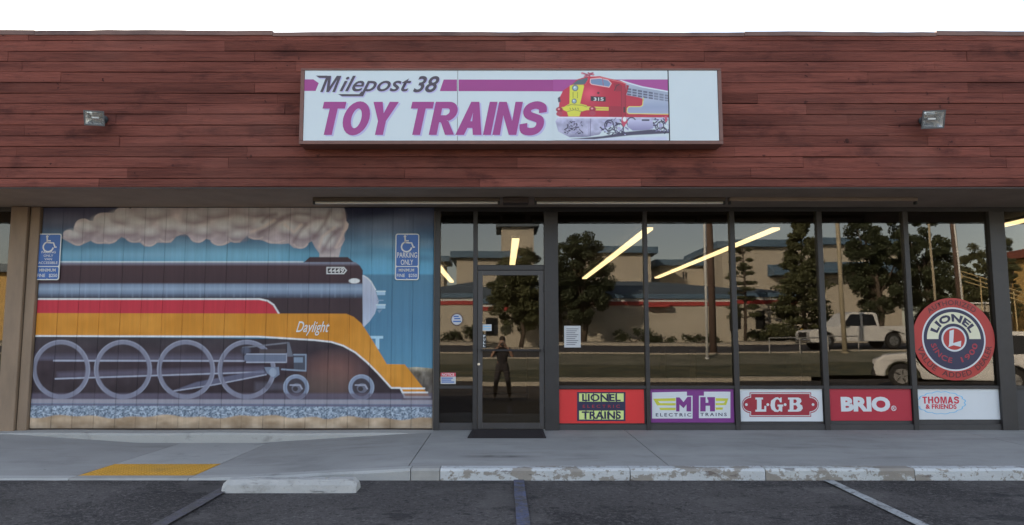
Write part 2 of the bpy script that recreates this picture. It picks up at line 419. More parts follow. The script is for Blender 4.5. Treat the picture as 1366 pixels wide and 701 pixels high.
side = struct(bx('sidewalk', M('sub_base', (.2, .19, .18), .9), None, -9.6, 9.6, KB+.01, -.02, -.5, -.15))
def slab(x0, x1, y0, y1, mt, name='slab', gap=.005, nx=14, ny=8):
    m = MB(); X = np.linspace(x0+gap, x1-gap, nx+1); Yv = np.linspace(y0+gap, y1-gap, ny+1)
    for y in Yv:
        for x in X: m.v.append((x, y, z_sw(x, y)))
    W = nx+1
    for j in range(ny):
        for i in range(nx): m.f.append((j*W+i, j*W+i+1, (j+1)*W+i+1, (j+1)*W+i))
    loop = [i for i in range(W)]+[j*W+nx for j in range(1, ny+1)]+[ny*W+i for i in range(nx-1, -1, -1)]+[j*W for j in range(ny-1, 0, -1)]
    o = len(m.v)
    m.v += [(m.v[i][0], m.v[i][1], m.v[i][2]-.06) for i in loop]
    for k in range(len(loop)):
        k2 = (k+1) % len(loop); m.f.append((loop[k], o+k, o+k2, loop[k2]))
    ob = m.build(name, mt, side); return ob
RX0, RX1 = -4.07, -2.95
slab(-9.6, -6.7, KB, 0, mConc); slab(-6.7, RX0, KB, -.3, mConc); slab(RX0, RX1, -1.95, -.3, mConcL)
slab(RX1, -.9, KB, -.3, mConc)
# the slab in front of the door carries a rusty drag mark
def rust_slab():
    mt = mConc.copy(); mt.name = 'sidewalk_concrete_rust_mark'; nt = mt.node_tree; N = nt.nodes; L = nt.links
    bs = N['Principled BSDF']; old = bs.inputs['Base Color'].links[0].from_socket
    geo = N.new('ShaderNodeNewGeometry'); sp = N.new('ShaderNodeSeparateXYZ'); L.new(geo.outputs['Position'], sp.inputs[0])
    def gauss(sock, c, w):
        a = N.new('ShaderNodeMath'); a.operation = 'SUBTRACT'; L.new(sock, a.inputs[0]); a.inputs[1].default_value = c
        b = N.new('ShaderNodeMath'); b.operation = 'ABSOLUTE'; L.new(a.outputs[0], b.inputs[0])
        r = N.new('ShaderNodeMapRange'); r.inputs[1].default_value = w; r.inputs[2].default_value = w*.2; L.new(b.outputs[0], r.inputs[0]); return r.outputs[0]
    mu = N.new('ShaderNodeMath'); mu.operation = 'MULTIPLY'
    L.new(gauss(sp.outputs['X'], -.02, .48), mu.inputs[0]); L.new(gauss(sp.outputs['Y'], -2.10, .12), mu.inputs[1])
    no = N.new('ShaderNodeTexNoise'); no.inputs['Scale'].default_value = 7; L.new(geo.outputs['Position'], no.inputs['Vector'])
    m2 = N.new('ShaderNodeMath'); m2.operation = 'MULTIPLY'; L.new(mu.outputs[0], m2.inputs[0]); L.new(no.outputs['Fac'], m2.inputs[1])
    mx = N.new('ShaderNodeMix'); mx.data_type = 'RGBA'; L.new(m2.outputs[0], mx.inputs[0]); L.new(old, mx.inputs[6]); mx.inputs[7].default_value = (.02, .008, .006, 1)
    L.new(mx.outputs[2], bs.inputs['Base Color']); return mt
slab(-.9, 1.6, KB, -.0, rust_slab()); slab(1.6, 5.9, KB, 0, mConc, nx=20); slab(5.9, 9.6, KB, 0, mConc)
slab(RX0, RX1, KB, -1.95, mYellow, 'tactile_panel')
# truncated domes of the tactile panel: too small to pick apart, one mesh
m = MB()
for i in range(21):
    for j in range(12):
        x = RX0+.045+i*(RX1-RX0-.09)/20; y = KB+.05+j*(.7-.1)/11; z = z_sw(x, y)
        vs_ = [(x+.016*math.cos(a), y+.016*math.sin(a), z-.001) for a in np.arange(6)*math.pi/3]+[(x+.009*math.cos(a), y+.009*math.sin(a), z+.006) for a in np.arange(6)*math.pi/3]
        m.add(vs_, [(k, (k+1) % 6, 6+(k+1) % 6, 6+k) for k in range(6)]+[tuple(range(6, 12))])
o = m.build('tactile_domes', mYellow, side); o['kind'] = 'stuff'
# concrete footing that the lowered walk leaves along the mural wall
MURAL_X0, MURAL_X1 = PX(43, -.02), PX(578, -.02)
m = MB(); X = np.linspace(MURAL_X0-.3, MURAL_X1+.02, 30)
prof = [(-.02, -.3), (-.30, -.3), (-.30, -.035), (-.285, -.008), (-.02, -.001)]
for x in X:
    for (y, z) in prof: m.v.append((x, y+.008*math.sin(x*5), z+.004*math.sin(x*3.1)))
for i in range(len(X)-1):
    for k in range(4): m.f.append((i*5+k, i*5+k+1, (i+1)*5+k+1, (i+1)*5+k))
m.f += [(0, 1, 2, 3, 4), tuple((len(X)-1)*5+k for k in range(4, -1, -1))]
m.build('wall_footing', mConcL, side)

# kerb, in cast lengths; the right-hand ones were once painted white
mKerbW = M('flaking_white_kerb_paint', (.54, .54, .53), .8, .12, 5, .5, 50, dark=(.30, .265, .225), dscale=4.6, dlo=.53, dhi=.56, stretch=(.8, 1, 1.3), layers=((22, (1, 1, 1), .58, .61, (.29, .255, .215), .9), (8, (.6, 1, 2), .62, .66, (.12, .09, .08), .7)))
mKerbW2 = M('worn_white_kerb_paint', (.52, .52, .50), .8, .15, 5, .5, 50, dark=(.29, .255, .215), dscale=4.2, dlo=.47, dhi=.50, stretch=(.8, 1, 1.3), layers=((22, (1, 1, 1), .56, .59, (.29, .255, .215), .9), (8, (.6, 1, 2), .60, .65, (.11, .09, .08), .7)))
kerb = struct(bx('kerb', mKerb, None, -9.6, 9.6, KF+.03, KB-.01, -.45, -.16))
def kerb_len(x0, x1, mt):
    m = MB(); X = np.linspace(x0+.004, x1-.004, max(4, int((x1-x0)*8)))
    for x in X:
        zt = z_front(x); zb = -.20; dz = .003*math.sin(x*7)+random.uniform(-.002, .002); dyy = random.uniform(-.003, .003)
        for (y, z) in [(KB+.003, zb), (KF, zb), (KF+dyy, zt-.022+dz), (KF+.02+dyy, zt+dz*.3), (KB+.003, zt+.001)]: m.v.append((x, y, z))
    for i in range(len(X)-1):
        for k in range(4): m.f.append((i*5+k, i*5+k+1, (i+1)*5+k+1, (i+1)*5+k))
    m.f += [(0, 1, 2, 3, 4), tuple((len(X)-1)*5+k for k in range(4, -1, -1))]
    m.build('kerb_length', mt, kerb)
for a, b, mt in [(-9.6, -6.7, mKerb), (-6.7, RX0, mConcL), (RX0, RX1, mKerb), (RX1, -.86, mConcL), (-.86, -.585, mKerb), (-.585, 1.2, mKerbW), (1.2, 2.47, mKerbW),
                 (2.47, 3.87, mKerbW2), (3.87, 6.1, mKerbW), (6.1, 9.6, mKerbW2)]: kerb_len(a, b, mt)

# wheel stop
t = thing('wheel_stop', 'short pale concrete wheel stop lying on the asphalt in front of the mural', 'wheel stop', (-1.85, -3.2, z_lot(-3.2)))
z = z_lot(-3.2)
m = MB(); prof = [(-3.335, z-.02), (-3.315, z+.06), (-3.275, z+.10), (-3.155, z+.10), (-3.115, z+.06), (-3.095, z-.02)]
X = [-2.44, -2.40]+list(np.linspace(-2.36, -1.35, 16))+[-1.31, -1.27]
for i, x in enumerate(X):
    k = .72 if i in (0, len(X)-1) else 1.0
    for (y, zz) in prof: m.v.append((x, -3.215+(y+3.215)*(.93 if k < 1 else 1), z-.02+(zz-z+.02)*k+random.uniform(-.003, .003)))
for i in range(len(X)-1):
    for k in range(5): m.f.append((i*6+k, i*6+k+1, (i+1)*6+k+1, (i+1)*6+k))
m.f += [tuple(range(6)), tuple((len(X)-1)*6+k for k in range(5, -1, -1))]
m.build('concrete_bar', mStop, t)
for x in (-2.15, -1.55): MB().tube([(x, -3.215, z+.095), (x, -3.215, z+.108)], .014, 8).build('anchor_pin', mMetal, t)

# ================================================================== SHOP BUILDING
shop = thing('shop_building', 'long low toy train shop with red plank fascia and dark framed glass front', 'building', (0, 0, 0))
BX0, BX1, BD = -9.5, 9.5, 15.0
# shell
bx('roof', M('roof_felt', (.12, .11, .10), .9), shop, BX0, BX1, FY+.10, BD, ZS+.25, ZS+.40)
bx('soffit', mSoffit, shop, BX0, BX1, FY+.026, -.035, ZS, ZS+.03)
bx('wall', mInt, shop, BX0, BX0+.15, .06, BD, -.15, ZS+.24); bx('wall', mInt, shop, BX1-.15, BX1, .06, BD, -.15, ZS+.24)
bx('wall', mInt, shop, BX0+.16, BX1-.16, BD-.15, BD, -.15, ZS+.24)
bx('shop_floor', mIntFloor, shop, BX0+.16, BX1-.16, .07, BD-.16, -.12, -.01)
bx('ceiling', mInt, shop, BX0+.16, BX1-.16, .07, BD-.16, 2.985, 3.02)
bx('partition_wall', mInt, shop, BX0+.17, MURAL_X1-.1, .30, .40, -.005, 2.98)
# fascia planks
fas = bx('fascia', mBoardBack, shop, BX0, BX1, FY+.025, FY+.09, ZS+.002, ZT-.02)
rows_px = [43.5, 55, 69, 82.7, 96.7, 111, 125, 138.7, 153, 167.5, 182, 196, 210, 224.6, 238.6, 250]
rows_z = [PZ(v, FY) for v in rows_px]
joints = {1: [1041, 300], 2: [1289, 340, 700], 3: [1246, 395, 30], 4: [1157, 410], 5: [340, 1290], 6: [1010, 370], 7: [1075, 250, 380], 8: [600, 1130],
          9: [1185, 395], 10: [1237, 720, 160], 11: [980, 1320, 330], 12: [1071, 690, 305], 13: [1001, 540, 170], 14: [640, 855, 1275], 0: [350, 880]}
for r in range(15):
    z1, z0 = rows_z[r], rows_z[r+1]
    cuts = sorted([P(v, rows_px[r], FY)[0] for v in joints.get(r, [])] + [BX0, BX1])
    i = 1
    while i < len(cuts):                       # no plank longer than about 5 m
        if cuts[i]-cuts[i-1] > 5.2: cuts.insert(i, cuts[i-1]+(cuts[i]-cuts[i-1])*random.uniform(.4, .6))
        else: i += 1
    for a, b in zip(cuts[:-1], cuts[1:]):
        m = MB(); n = max(2, int((b-a)/.35)); off = random.uniform(0, .006); ph = random.uniform(0, 6); gap = random.uniform(.0004, .0028)
        tilt = random.uniform(-.003, .003)
        for k in range(n+1):
            x = a+.0015+(b-a-.003)*k/n
            w = .0028*math.sin(x*1.3+ph)+random.uniform(-.0014, .0014)
            yf = FY-off+.0015*math.sin(x*2+ph)
            e = tilt*(k/n-.5)
            m.v += [(x, yf+.004, z0+gap+w+e+.003), (x, yf, z0+gap+w+e+.008), (x, yf-.0, z1-.002+w*.6+e-.004), (x, yf+.003, z1-.0015+w*.6+e), (x, FY+.024, z1-.0015+w*.6+e), (x, FY+.024, z0+gap+w+e)]
        for k in range(n):
            for q in range(6): m.f.append((k*6+q, k*6+(q+1) % 6, (k+1)*6+(q+1) % 6, (k+1)*6+q))
        m.f += [tuple(range(6)), tuple(n*6+q for q in range(5, -1, -1))]
        m.build('board', mBoard, fas)
mCap = M('weathered_cap_flashing', (.20, .11, .09), .7, .25, 2, stretch=(.4, 1, 1), dark=(.11, .06, .055), dscale=3, dlo=.5, dhi=.65)
cuts = [BX0, -5.6, -2.75, .2, 2.9, 5.2, 7.4, BX1]; offs = [.020, .016, -.004, -.010, -.004, .006, .014]
for (a, b), of in zip(zip(cuts[:-1], cuts[1:]), offs):
    cap = MB(); xs = np.linspace(a+.002, b-.002, 14); ph = random.uniform(0, 6)
    for x in xs:
        w = of+.005*math.sin(x*1.9+ph)+random.uniform(-.0025, .0025)
        cap.v += [(x, FY-.014, ZT-.05+w*.6), (x, FY-.016, ZT+w), (x, FY+.16, ZT+.006+w), (x, FY+.16, ZT-.05)]
    for k in range(13):
        for q in range(4): cap.f.append((k*4+q, k*4+(q+1) % 4, (k+1)*4+(q+1) % 4, (k+1)*4+q))
    cap.f += [(0, 1, 2, 3), (55, 54, 53, 52)]
    cap.build('parapet_cap', mCap, shop)
# small hanging trim at the foot of the fascia
bx('drip_edge', mHead, shop, BX0, BX1, FY+.004, FY+.024, ZS-.014, ZS-.001)

# storefront frame
ZH = ZS-.002                                   # head of the glazing
front = bx('storefront_frame', mBronze, shop, MURAL_X1, BX1, -.03, .05, ZS-.055, ZS-.003)
def mull(px0, px1, z0, z1, py=300, y0=-.045, y1=.055, name='mullion', mt=mBronze, par=None):
    return bx(name, mt, par or front, P(px0, py)[0], P(px1, py)[0], y0, y1, z0, z1, .004)
ZG0, ZG1 = PZ(514.5), ZS-.056                  # window glass bottom / top
ZP0, ZP1 = PZ(566), PZ(519)                    # sign panel bay
jamb = mull(579.5, 587, -.01, ZS-.057, 430, name='jamb')
mull(631, 637, -.01, ZS-.057, 430)
mull(726, 744.8, -.01, ZS-.057, 430, -.06, .06, 'post')
verts_px = [(857, 862.3), (972, 978.6), (1087.6, 1094.8), (1202.5, 1209.2)]
for a, b in verts_px: mull(a, b, -.01, ZS-.057)
mull(1316, 1336.5, -.01, ZS-.057, 300, -.06, .06, 'post')
mull(1460, 1467, -.01, ZS-.057); mull(1580, 1587, -.01, ZS-.057)
XP = [P(744.8, 430)[0]] + [v for a, b in verts_px for v in (P(a, 300)[0], P(b, 300)[0])] + [P(1316, 300)[0]]
bays = [(XP[i], XP[i+1]) for i in range(0, 10, 2)]
bays += [(P(1336.5, 300)[0], P(1460, 300)[0]), (P(1467, 300)[0], P(1580, 300)[0]), (P(1587, 300)[0], BX1)]
def pane(x0, x1, z0, z1, lean=0.0, yaw=0.0, y=.0, par=None):
    """glass sheet 6 mm thick; lean: metres the top stands out per metre of height"""
    m = MB(); g = -.004
    x0, x1, z0, z1 = x0+g, x1-g, z0+g, z1-g; zc, xc = (z0+z1)/2, (x0+x1)/2
    def yy(x, z): return y - lean*(z-zc) + yaw*(x-xc)
    for t in (0, .006):
        m.v += [(x0, yy(x0, z0)+t, z0), (x1, yy(x1, z0)+t, z0), (x1, yy(x1, z1)+t, z1), (x0, yy(x0, z1)+t, z1)]
    m.f = [(0, 1, 2, 3), (7, 6, 5, 4), (0, 4, 5, 1), (1, 5, 6, 2), (2, 6, 7, 3), (3, 7, 4, 0)]
    return m.build('pane', mGlass, par or front)
mBase = M('bronze_base_panel', (.048, .043, .043), .55, .2, 4)
leans = [.001, .0005, .0018, .0034, .001, .0, .001, 0]; yaws = [.0, .0012, -.001, .0008, -.001, .001, 0, 0]
for i, (x0, x1) in enumerate(bays):
    pane(x0, x1, ZG0, ZG1, leans[i], yaws[i])
    bx('sill_bar', mBronze, front, x0+.001, x1-.001, -.04, .05, ZP1+.001, ZG0-.001, .003)
    bx('base_panel', mBase, front, x0+.001, x1-.001, -.030, .045, -.01, ZP0-.001)
    if i > 4: bx('lower_panel', mBase, front, x0+.001, x1-.001, -.02, .03, ZP0, ZP1)
    else: bx('backing_panel', mBase, front, x0+.001, x1-.001, .0, .03, ZP0, ZP1)
# sidelight
SX0, SX1 = P(587, 430)[0], P(631, 430)[0]
zsl = PZ(517.5); pane(SX0, SX1, zsl+.03, ZG1, .0012, .0)
bx('sill_bar', mBronze, front, SX0+.001, SX1-.001, -.04, .05, zsl-.012, zsl+.029, .003)
pane(SX0, SX1, PZ(564), zsl-.013)
bx('base_panel', mBase, front, SX0+.001, SX1-.001, -.03, .045, -.01, PZ(564)-.001)
bx('backing_panel', M('maroon_panel', (.045, .02, .018), .6, .2, 3), front, SX0+.001, SX1-.001, .012, .03, PZ(564), zsl-.014)
# transom + door
TX0, TX1 = P(637, 430)[0], P(726, 430)[0]
ZD = PZ(361.5)
pane(TX0, TX1, PZ(354), ZG1, .001)
bx('door_head', mBronze, front, TX0+.001, TX1-.001, -.045, .055, ZD+.004, PZ(354)-.001, .004)
bx('threshold', mTin, front, TX0+.001, TX1-.001, -.06, .06, -.008, .012)
dz0, dz1 = .016, ZD
mDoorF = M('door_frame_bronze', (.050, .044, .044), .42, .2, 6)
door = MB(); st = .062
door.box(TX0+.006, TX0+.006+st, -.035, .012, dz0, dz1); door.box(TX1-.006-st, TX1-.006, -.035, .012, dz0, dz1)
door.box(TX0+.007+st, TX1-.007-st, -.034, .011, dz1-.062, dz1-.001); door.box(TX0+.007+st, TX1-.007-st, -.034, .011, dz0+.001, PZ(564))
door = door.build('door', mDoorF, shop)
pane(TX0+.006+st, TX1-.006-st, PZ(564), dz1-.062, -.0035, .0, -.012, par=door)
zb = PZ(467.5)
MB().tube([(TX0+.05, -.075, zb), (TX1-.05, -.075, zb)], .014, 10).build('push_bar', mBronze, door, smooth=True)
for x in (TX0+.05, TX1-.05): MB().box(x-.012, x+.012, -.085, -.034, zb-.02, zb+.02).build('bar_bracket', mBronze, door)
MB().tube([(P(638.8, 486)[0], -.035, PZ(486)), (P(638.8, 486)[0], -.047, PZ(486))], .018, 14).build('lock_cylinder', mTin, door)
for zz in (.25, 1.05, 1.85): MB().tube([(TX1-.004, -.044, zz-.05), (TX1-.004, -.044, zz+.05)], .009, 8).build('hinge', mBronze, door)

# left end: pilaster of two trims, then another glazed bay
CXa, CXb, CXc, CXd = P(11, 430)[0], P(33.5, 430)[0], P(35, 430)[0], P(48, 430)[0]
bx('pilaster', mCol, shop, CXa, CXb, -.10, .10, -.06, ZS-.004, .006)
bx('pilaster_trim', mCol, shop, CXc, CXd-.004, -.06, .10, -.06, ZS-.004, .006)
lf = bx('side_window_frame', mBronze, shop, BX0, CXa-.004, -.03, .05, ZS-.055, ZS-.003)
pane(BX0+.1, CXa-.004, .35, ZG1, .001, par=lf); bx('sill_bar', mBronze, lf, BX0, CXa-.004, -.04, .05, -.06, .348)
# wall behind the mural planks
mw = bx('mural_wall', mHead, shop, CXd, MURAL_X1-.002, .012, .12, -.06, ZS-.003)

# ================================================================== MURAL on the plank wall
MX0, MX1 = CXd+.004, MURAL_X1-.004
def rndn(shape_x, shape_y, fx, fy, seed, octv=3):
    """cheap smooth value noise over px coordinates"""
    rg = np.random.default_rng(seed); out = 0; amp = 1
    for o_ in range(octv):
        gx, gy = shape_x*fx*2**o_, shape_y*fy*2**o_
        T = rg.random((64, 64)); ix, iy = np.floor(gx).astype(int), np.floor(gy).astype(int); u, v = gx-ix, gy-iy
        u, v = u*u*(3-2*u), v*v*(3-2*v)
        g = lambda a, b: T[a % 64, b % 64]
        out = out + amp*((g(ix, iy)*(1-u)+g(ix+1, iy)*u)*(1-v)+(g(ix, iy+1)*(1-u)+g(ix+1, iy+1)*u)*v-.5); amp *= .5
    return out
def vgrad(stops):
    ys_ = [s_[0] for s_ in stops]; cs = np.array([s_[1] for s_ in stops], float)
    return lambda px, py: np.stack([np.interp(py, ys_, cs[:, i]) for i in range(3)], -1)
cv = Canvas(MX0, MX1, .02, ZS-.004, .0078, -.008, (70, 110, 140), k=1.55)
def skyc(px, py):
    base_ = vgrad([(272, (62, 62, 82)), (300, (70, 80, 100)), (318, (84, 108, 128)), (340, (92, 138, 162)), (365, (84, 140, 168)), (368, (72, 108, 130)), (430, (70, 108, 132)), (490, (76, 118, 140))])(px, py)
    n = rndn(px, py, .012, .035, 3)
    return base_ + (n*34)[..., None]*np.array([1, 1, .95])*np.clip((380-py)/60, 0, 1)[..., None]
big = [(0, 200), (700, 200), (700, 700), (0, 700)]
cv.fill(big, skyc)
for (cx_, cy_, rx, ry, col, a) in [(505, 302, 28, 9, (110, 122, 138), .5), (535, 296, 22, 10, (104, 112, 130), .5), (480, 338, 45, 6, (72, 102, 122), .5), (540, 325, 40, 5, (125, 140, 150), .4),
                                   (110, 286, 50, 12, (82, 78, 96), .6), (75, 296, 40, 8, (105, 105, 118), .4), (560, 345, 30, 4, (66, 98, 120), .5), (200, 340, 150, 6, (120, 158, 178), .6), (330, 342, 80, 6, (110, 162, 182), .5)]:
    cv.ell(cx_, cy_, rx, ry, col, soft=min(rx, ry)*1.6, a=a)
# smoke plume
smoke = [(82, 318), (88, 309), (98, 309), (99, 302), (104, 296), (113, 292), (120, 295), (124, 295), (128, 288), (140, 284), (152, 284), (156, 279), (166, 276), (174, 279), (178, 274), (190, 270), (470, 268),
         (459, 276), (461, 287), (462, 295), (465, 299), (464, 305), (459, 312), (460, 320), (455, 330), (452, 344), (426, 344), (426, 338), (420, 330), (416, 322), (410, 325), (400, 332), (392, 331), (385, 325),
         (375, 326), (360, 325), (350, 321), (338, 319), (330, 314), (320, 324), (308, 323), (300, 327), (290, 328), (282, 321), (275, 319), (266, 324), (258, 323), (250, 314), (245, 312), (235, 316), (228, 324), (218, 324),
         (210, 324), (202, 329), (193, 329), (187, 324), (180, 324), (170, 320), (162, 316), (155, 322), (146, 326), (135, 325), (122, 321), (113, 325), (105, 328), (97, 326), (88, 321)]
def smokec(px, py):
    b = vgrad([(272, (172, 160, 160)), (300, (180, 168, 166)), (316, (156, 142, 146)), (345, (170, 160, 160))])(px, py)
    return b + (rndn(px, py, .06, .08, 5)*30)[..., None]
cv.fill(smoke, smokec, 1.2)
for (cx_, cy_, rx, ry) in [(104, 319, 10, 9), (133, 317, 13, 8.5), (147, 317, 10, 8), (179, 315, 12, 9), (199, 319, 11, 10), (222, 315, 11, 9), (243, 307, 8, 6), (264, 315, 11, 9), (293, 318, 13, 10), (314, 315, 10, 9), (342, 312, 13, 8), (367, 316, 16, 9), (401, 322, 11, 10),
                           (92, 313, 8, 6), (111, 301, 11, 9), (138, 293, 13, 9), (165, 286, 13, 10), (455, 302, 9, 8), (448, 322, 9, 10)]:
    cv.ell(cx_, cy_, rx, ry, smokec, 1.2); cv.ring(cx_, cy_, rx-1, ry-1, 1.4, (196, 178, 172), 2, .55, (200, 340))
rg = np.random.default_rng(11)
lobes = [(100, 314, 12, 7), (118, 304, 15, 8), (140, 296, 17, 9), (163, 289, 16, 9), (150, 308, 16, 8), (185, 296, 20, 10), (172, 308, 13, 6), (200, 310, 13, 8), (205, 284, 22, 9), (226, 300, 16, 10), (246, 305, 11, 7), (258, 290, 17, 8),
         (285, 283, 20, 8), (272, 308, 14, 7), (300, 302, 18, 10), (322, 296, 16, 8), (340, 282, 17, 7), (318, 314, 12, 6), (352, 300, 16, 9), (372, 284, 18, 9), (385, 305, 15, 9), (405, 288, 19, 11), (404, 312, 13, 9), (430, 282, 20, 10),
         (426, 305, 15, 11), (446, 297, 13, 14), (438, 322, 12, 13), (452, 286, 9, 9)]
for (cx_, cy_, rx, ry) in lobes:
    cv.ell(cx_+1, cy_+2.5, rx, ry, (130, 114, 120), soft=5, a=.65)
    cv.ell(cx_-1, cy_-2, rx*.82, ry*.72, (204, 194, 192), soft=7, a=.7)
for pts in [[(350, 296), (358, 288), (368, 286)], [(345, 312), (365, 300), (378, 290)], [(383, 288), (396, 285), (412, 286)], [(392, 322), (402, 306), (408, 300)], [(430, 336), (440, 318), (452, 306)], [(418, 318), (432, 300), (440, 282)]]:
    cv.stroke(pts, 3.5, (112, 92, 96), soft=5, a=.7)
for pts in [[(335, 310), (352, 303), (366, 294)], [(380, 300), (392, 310), (402, 300)], [(426, 330), (430, 316), (446, 304)], [(448, 330), (456, 316), (462, 302)]]:
    cv.stroke(pts, 3, (196, 178, 168), soft=4, a=.7)
# locomotive: boiler
DK = (56, 42, 46)
cv.fill([(404, 351), (407, 349), (413, 343.2), (464, 343.2), (473, 351)], (62, 46, 50))
boiler = [(30, 349.5), (474, 350), (480, 354.5), (484, 361), (484, 436), (30, 436)]
cv.fill(boiler, vgrad([(349, (120, 126, 142)), (352, (112, 112, 128)), (355.5, (66, 48, 52)), (377, (58, 42, 46)), (380, (108, 122, 142)), (386, (128, 142, 160)), (391, (104, 118, 138)), (397, (60, 62, 74)), (399, DK), (440, (54, 42, 44))]))
cv.stroke([(30, 349.6), (404, 349.6)], 1.6, (182, 192, 202), 1.0)
for x in range(60, 480, 9): cv.stroke([(x, 380), (x, 396)], 1.2, (150, 165, 185), 3, .25*((x*7) % 5)/4)
cv.fill([(483.5, 367), (489, 370), (494, 375), (500, 386), (505.5, 402), (500, 419), (493, 429), (484, 438)], vgrad([(367, (168, 172, 184)), (400, (150, 154, 170)), (436, (160, 168, 184))]))
cv.stroke([(485, 368), (490, 371), (495, 376), (501, 387)], 1.4, (205, 210, 215), 1)
for y in (388, 406):
    cv.fill([(502, y), (514, y), (514, y+6), (503, y+6)], (142, 168, 186)); cv.stroke([(502, y+1), (514, y+1)], 1.2, (185, 200, 210))
cv.stroke([(504, 401), (511, 401)], 1.5, (120, 140, 160)); cv.fill([(503, 414), (510, 413), (506, 418)], (110, 130, 150))
cv.fill([(493, 448.5), (511, 448.5), (511, 452), (506, 452), (506, 466), (501, 466), (501, 452), (494, 452)], (150, 180, 200))
# landscape under the nose
cv.fill([(536, 491), (556, 490), (580, 492), (580, 535), (536, 535)], lambda px, py: vgrad([(490, (150, 140, 118)), (497, (92, 84, 74)), (525, (84, 76, 72))])(px, py)+(rndn(px, py, .2, .12, 9)*38)[..., None])
# running gear background
under = [(30, 449), (390, 452.4), (420, 454), (442, 456.5), (458, 461.5), (474, 470.5), (490, 484), (504, 498), (522, 518), (534, 518), (541, 533), (30, 533)]
cv.fill(under, lambda px, py: vgrad([(449, (50, 44, 48)), (480, (52, 40, 46)), (524, (46, 36, 40))])(px, py)+(rndn(px, py, .05, .05, 12)*14)[..., None])
cv.ell(446, 498, 32, 22, (112, 78, 70), soft=26, a=.75); cv.ell(430, 516, 40, 16, (84, 70, 64), soft=20, a=.6)
BL = (112, 112, 126); BLl = (144, 146, 160)
cv.fill([(45, 470), (325, 470), (325, 480), (45, 480)], vgrad([(470, (54, 46, 54)), (480, (96, 94, 112))]), soft=5, a=.7)
cv.stroke([(72, 481.4), (325, 481.8)], 2.2, BLl, 1.2)
cv.fill([(76, 497), (352, 489), (352, 497), (76, 505)], (88, 82, 98), soft=5, a=.6)
cv.stroke([(74, 505.6), (352, 496.5)], 1.8, BLl, 1.2)
cv.fill([(232, 521), (262, 510), (352, 493), (356, 499), (286, 513)], (88, 88, 106), soft=2, a=.8)
cv.stroke([(232, 522), (286, 513.5), (355, 500)], 1.6, BLl, 1.2)
for cx_ in (81.5, 164.0, 248.0, 329.0):
    cv.ring(cx_, 493.2, 35.6, 36.4, 5.8, BL, 1.2, .95)
    cv.ring(cx_, 493.2, 38, 38.8, 1.2, BLl, 1, .6)
# cylinder and valve gear
cv.fill([(346, 466), (382, 466), (382, 472), (346, 472)], (66, 58, 60))
cv.stroke([(324, 464), (352, 461), (384, 457.5)], 1.8, (104, 104, 112), 1.2); cv.fill([(383, 457), (386, 457), (391, 476), (383, 476)], (90, 92, 102))
cv.ell(328, 468, 6, 5, (70, 72, 86), soft=3)
cv.fill([(329, 472), (382, 472), (382, 483.5), (329, 483.5), (326, 480), (326, 475)], (92, 98, 114)); cv.stroke([(329, 472.6), (382, 472.6)], 1.3, BLl); cv.stroke([(329, 483.6), (382, 483.6), (382, 472)], 1.6, BLl)
cv.fill([(392, 473), (408, 473), (408, 495), (392, 495)], (64, 66, 76)); cv.stroke([(392, 473.5), (408, 473.5), (408, 495), (376, 493)], 2, (120, 130, 146)); cv.fill([(392, 477), (404, 477), (404, 484), (392, 484)], (110, 122, 138))
cv.fill([(352, 490), (372, 490), (373, 500), (366, 505), (356, 498)], (104, 112, 128)); cv.ell(364, 497, 5, 6, (128, 136, 150))
cv.fill([(340, 510), (395, 512), (395, 519), (340, 522)], (78, 74, 84), soft=5, a=.6)
for cx_ in (395.0, 482.0):
    cv.ell(cx_, 517, 17, 17, (58, 52, 58)); cv.ring(cx_, 517, 14.5, 14.5, 5, (116, 124, 142), 1.2); cv.ring(cx_, 517, 16.6, 16.6, 1, (150, 158, 172), 1, .7)
    cv.ell(cx_+1, 518, 7, 6.5, (92, 92, 104)); cv.ell(cx_-1, 519, 3.5, 3.2, (54, 48, 52)); cv.stroke([(cx_-8, 514), (cx_+5, 514), (cx_+8, 519)], 1.6, BLl, 1)
# skirt: red, orange and white bands
OR = (178, 118, 40)
cv.fill([(30, 400), (346, 400), (356, 402.5), (364, 408), (372, 420), (30, 420)], (166, 44, 56))
cv.stroke([(30, 399.2), (346, 399.2), (357, 401.5), (365, 407), (372, 418.5)], 2.2, (214, 208, 206), 1)
cv.fill([(30, 418), (462, 418.8), (472, 423), (482.4, 432), (491, 445), (501, 461), (516, 486), (540, 486.4), (564, 517), (574, 531), (541, 531), (534, 518), (522, 518), (504, 498), (490, 484), (474, 470.5), (458, 461.5), (442, 456.5), (420, 454), (390, 452), (345, 449), (30, 448)],
        lambda px, py: np.array(OR, float)+(rndn(px, py, .02, .03, 21)*16)[..., None])
cv.stroke([(30, 448.4), (345, 449.4), (390, 452.2), (420, 454), (442, 456.5), (458, 461.5), (474, 470.5), (490, 484), (504, 498), (522, 517.8), (534, 517.8), (540, 530)], 2.1, (214, 206, 200), 1)
for y0_, xa, xb in ((518.5, 535, 566), (524, 537.5, 570), (530, 539.5, 574)): cv.stroke([(xa, y0_), (xb, y0_)], 2.3, (210, 204, 198), 1)
# number board and lamp
cv.fill([(435.5, 356.5), (459, 356.5), (463, 361), (459, 366), (435.5, 366)], (196, 196, 200)); cv.fill([(437, 358), (458, 358), (461, 361), (458, 364.6), (437, 364.6)], (44, 38, 42))
cv.ell(472.6, 375, 7.3, 3.4, (206, 204, 206))
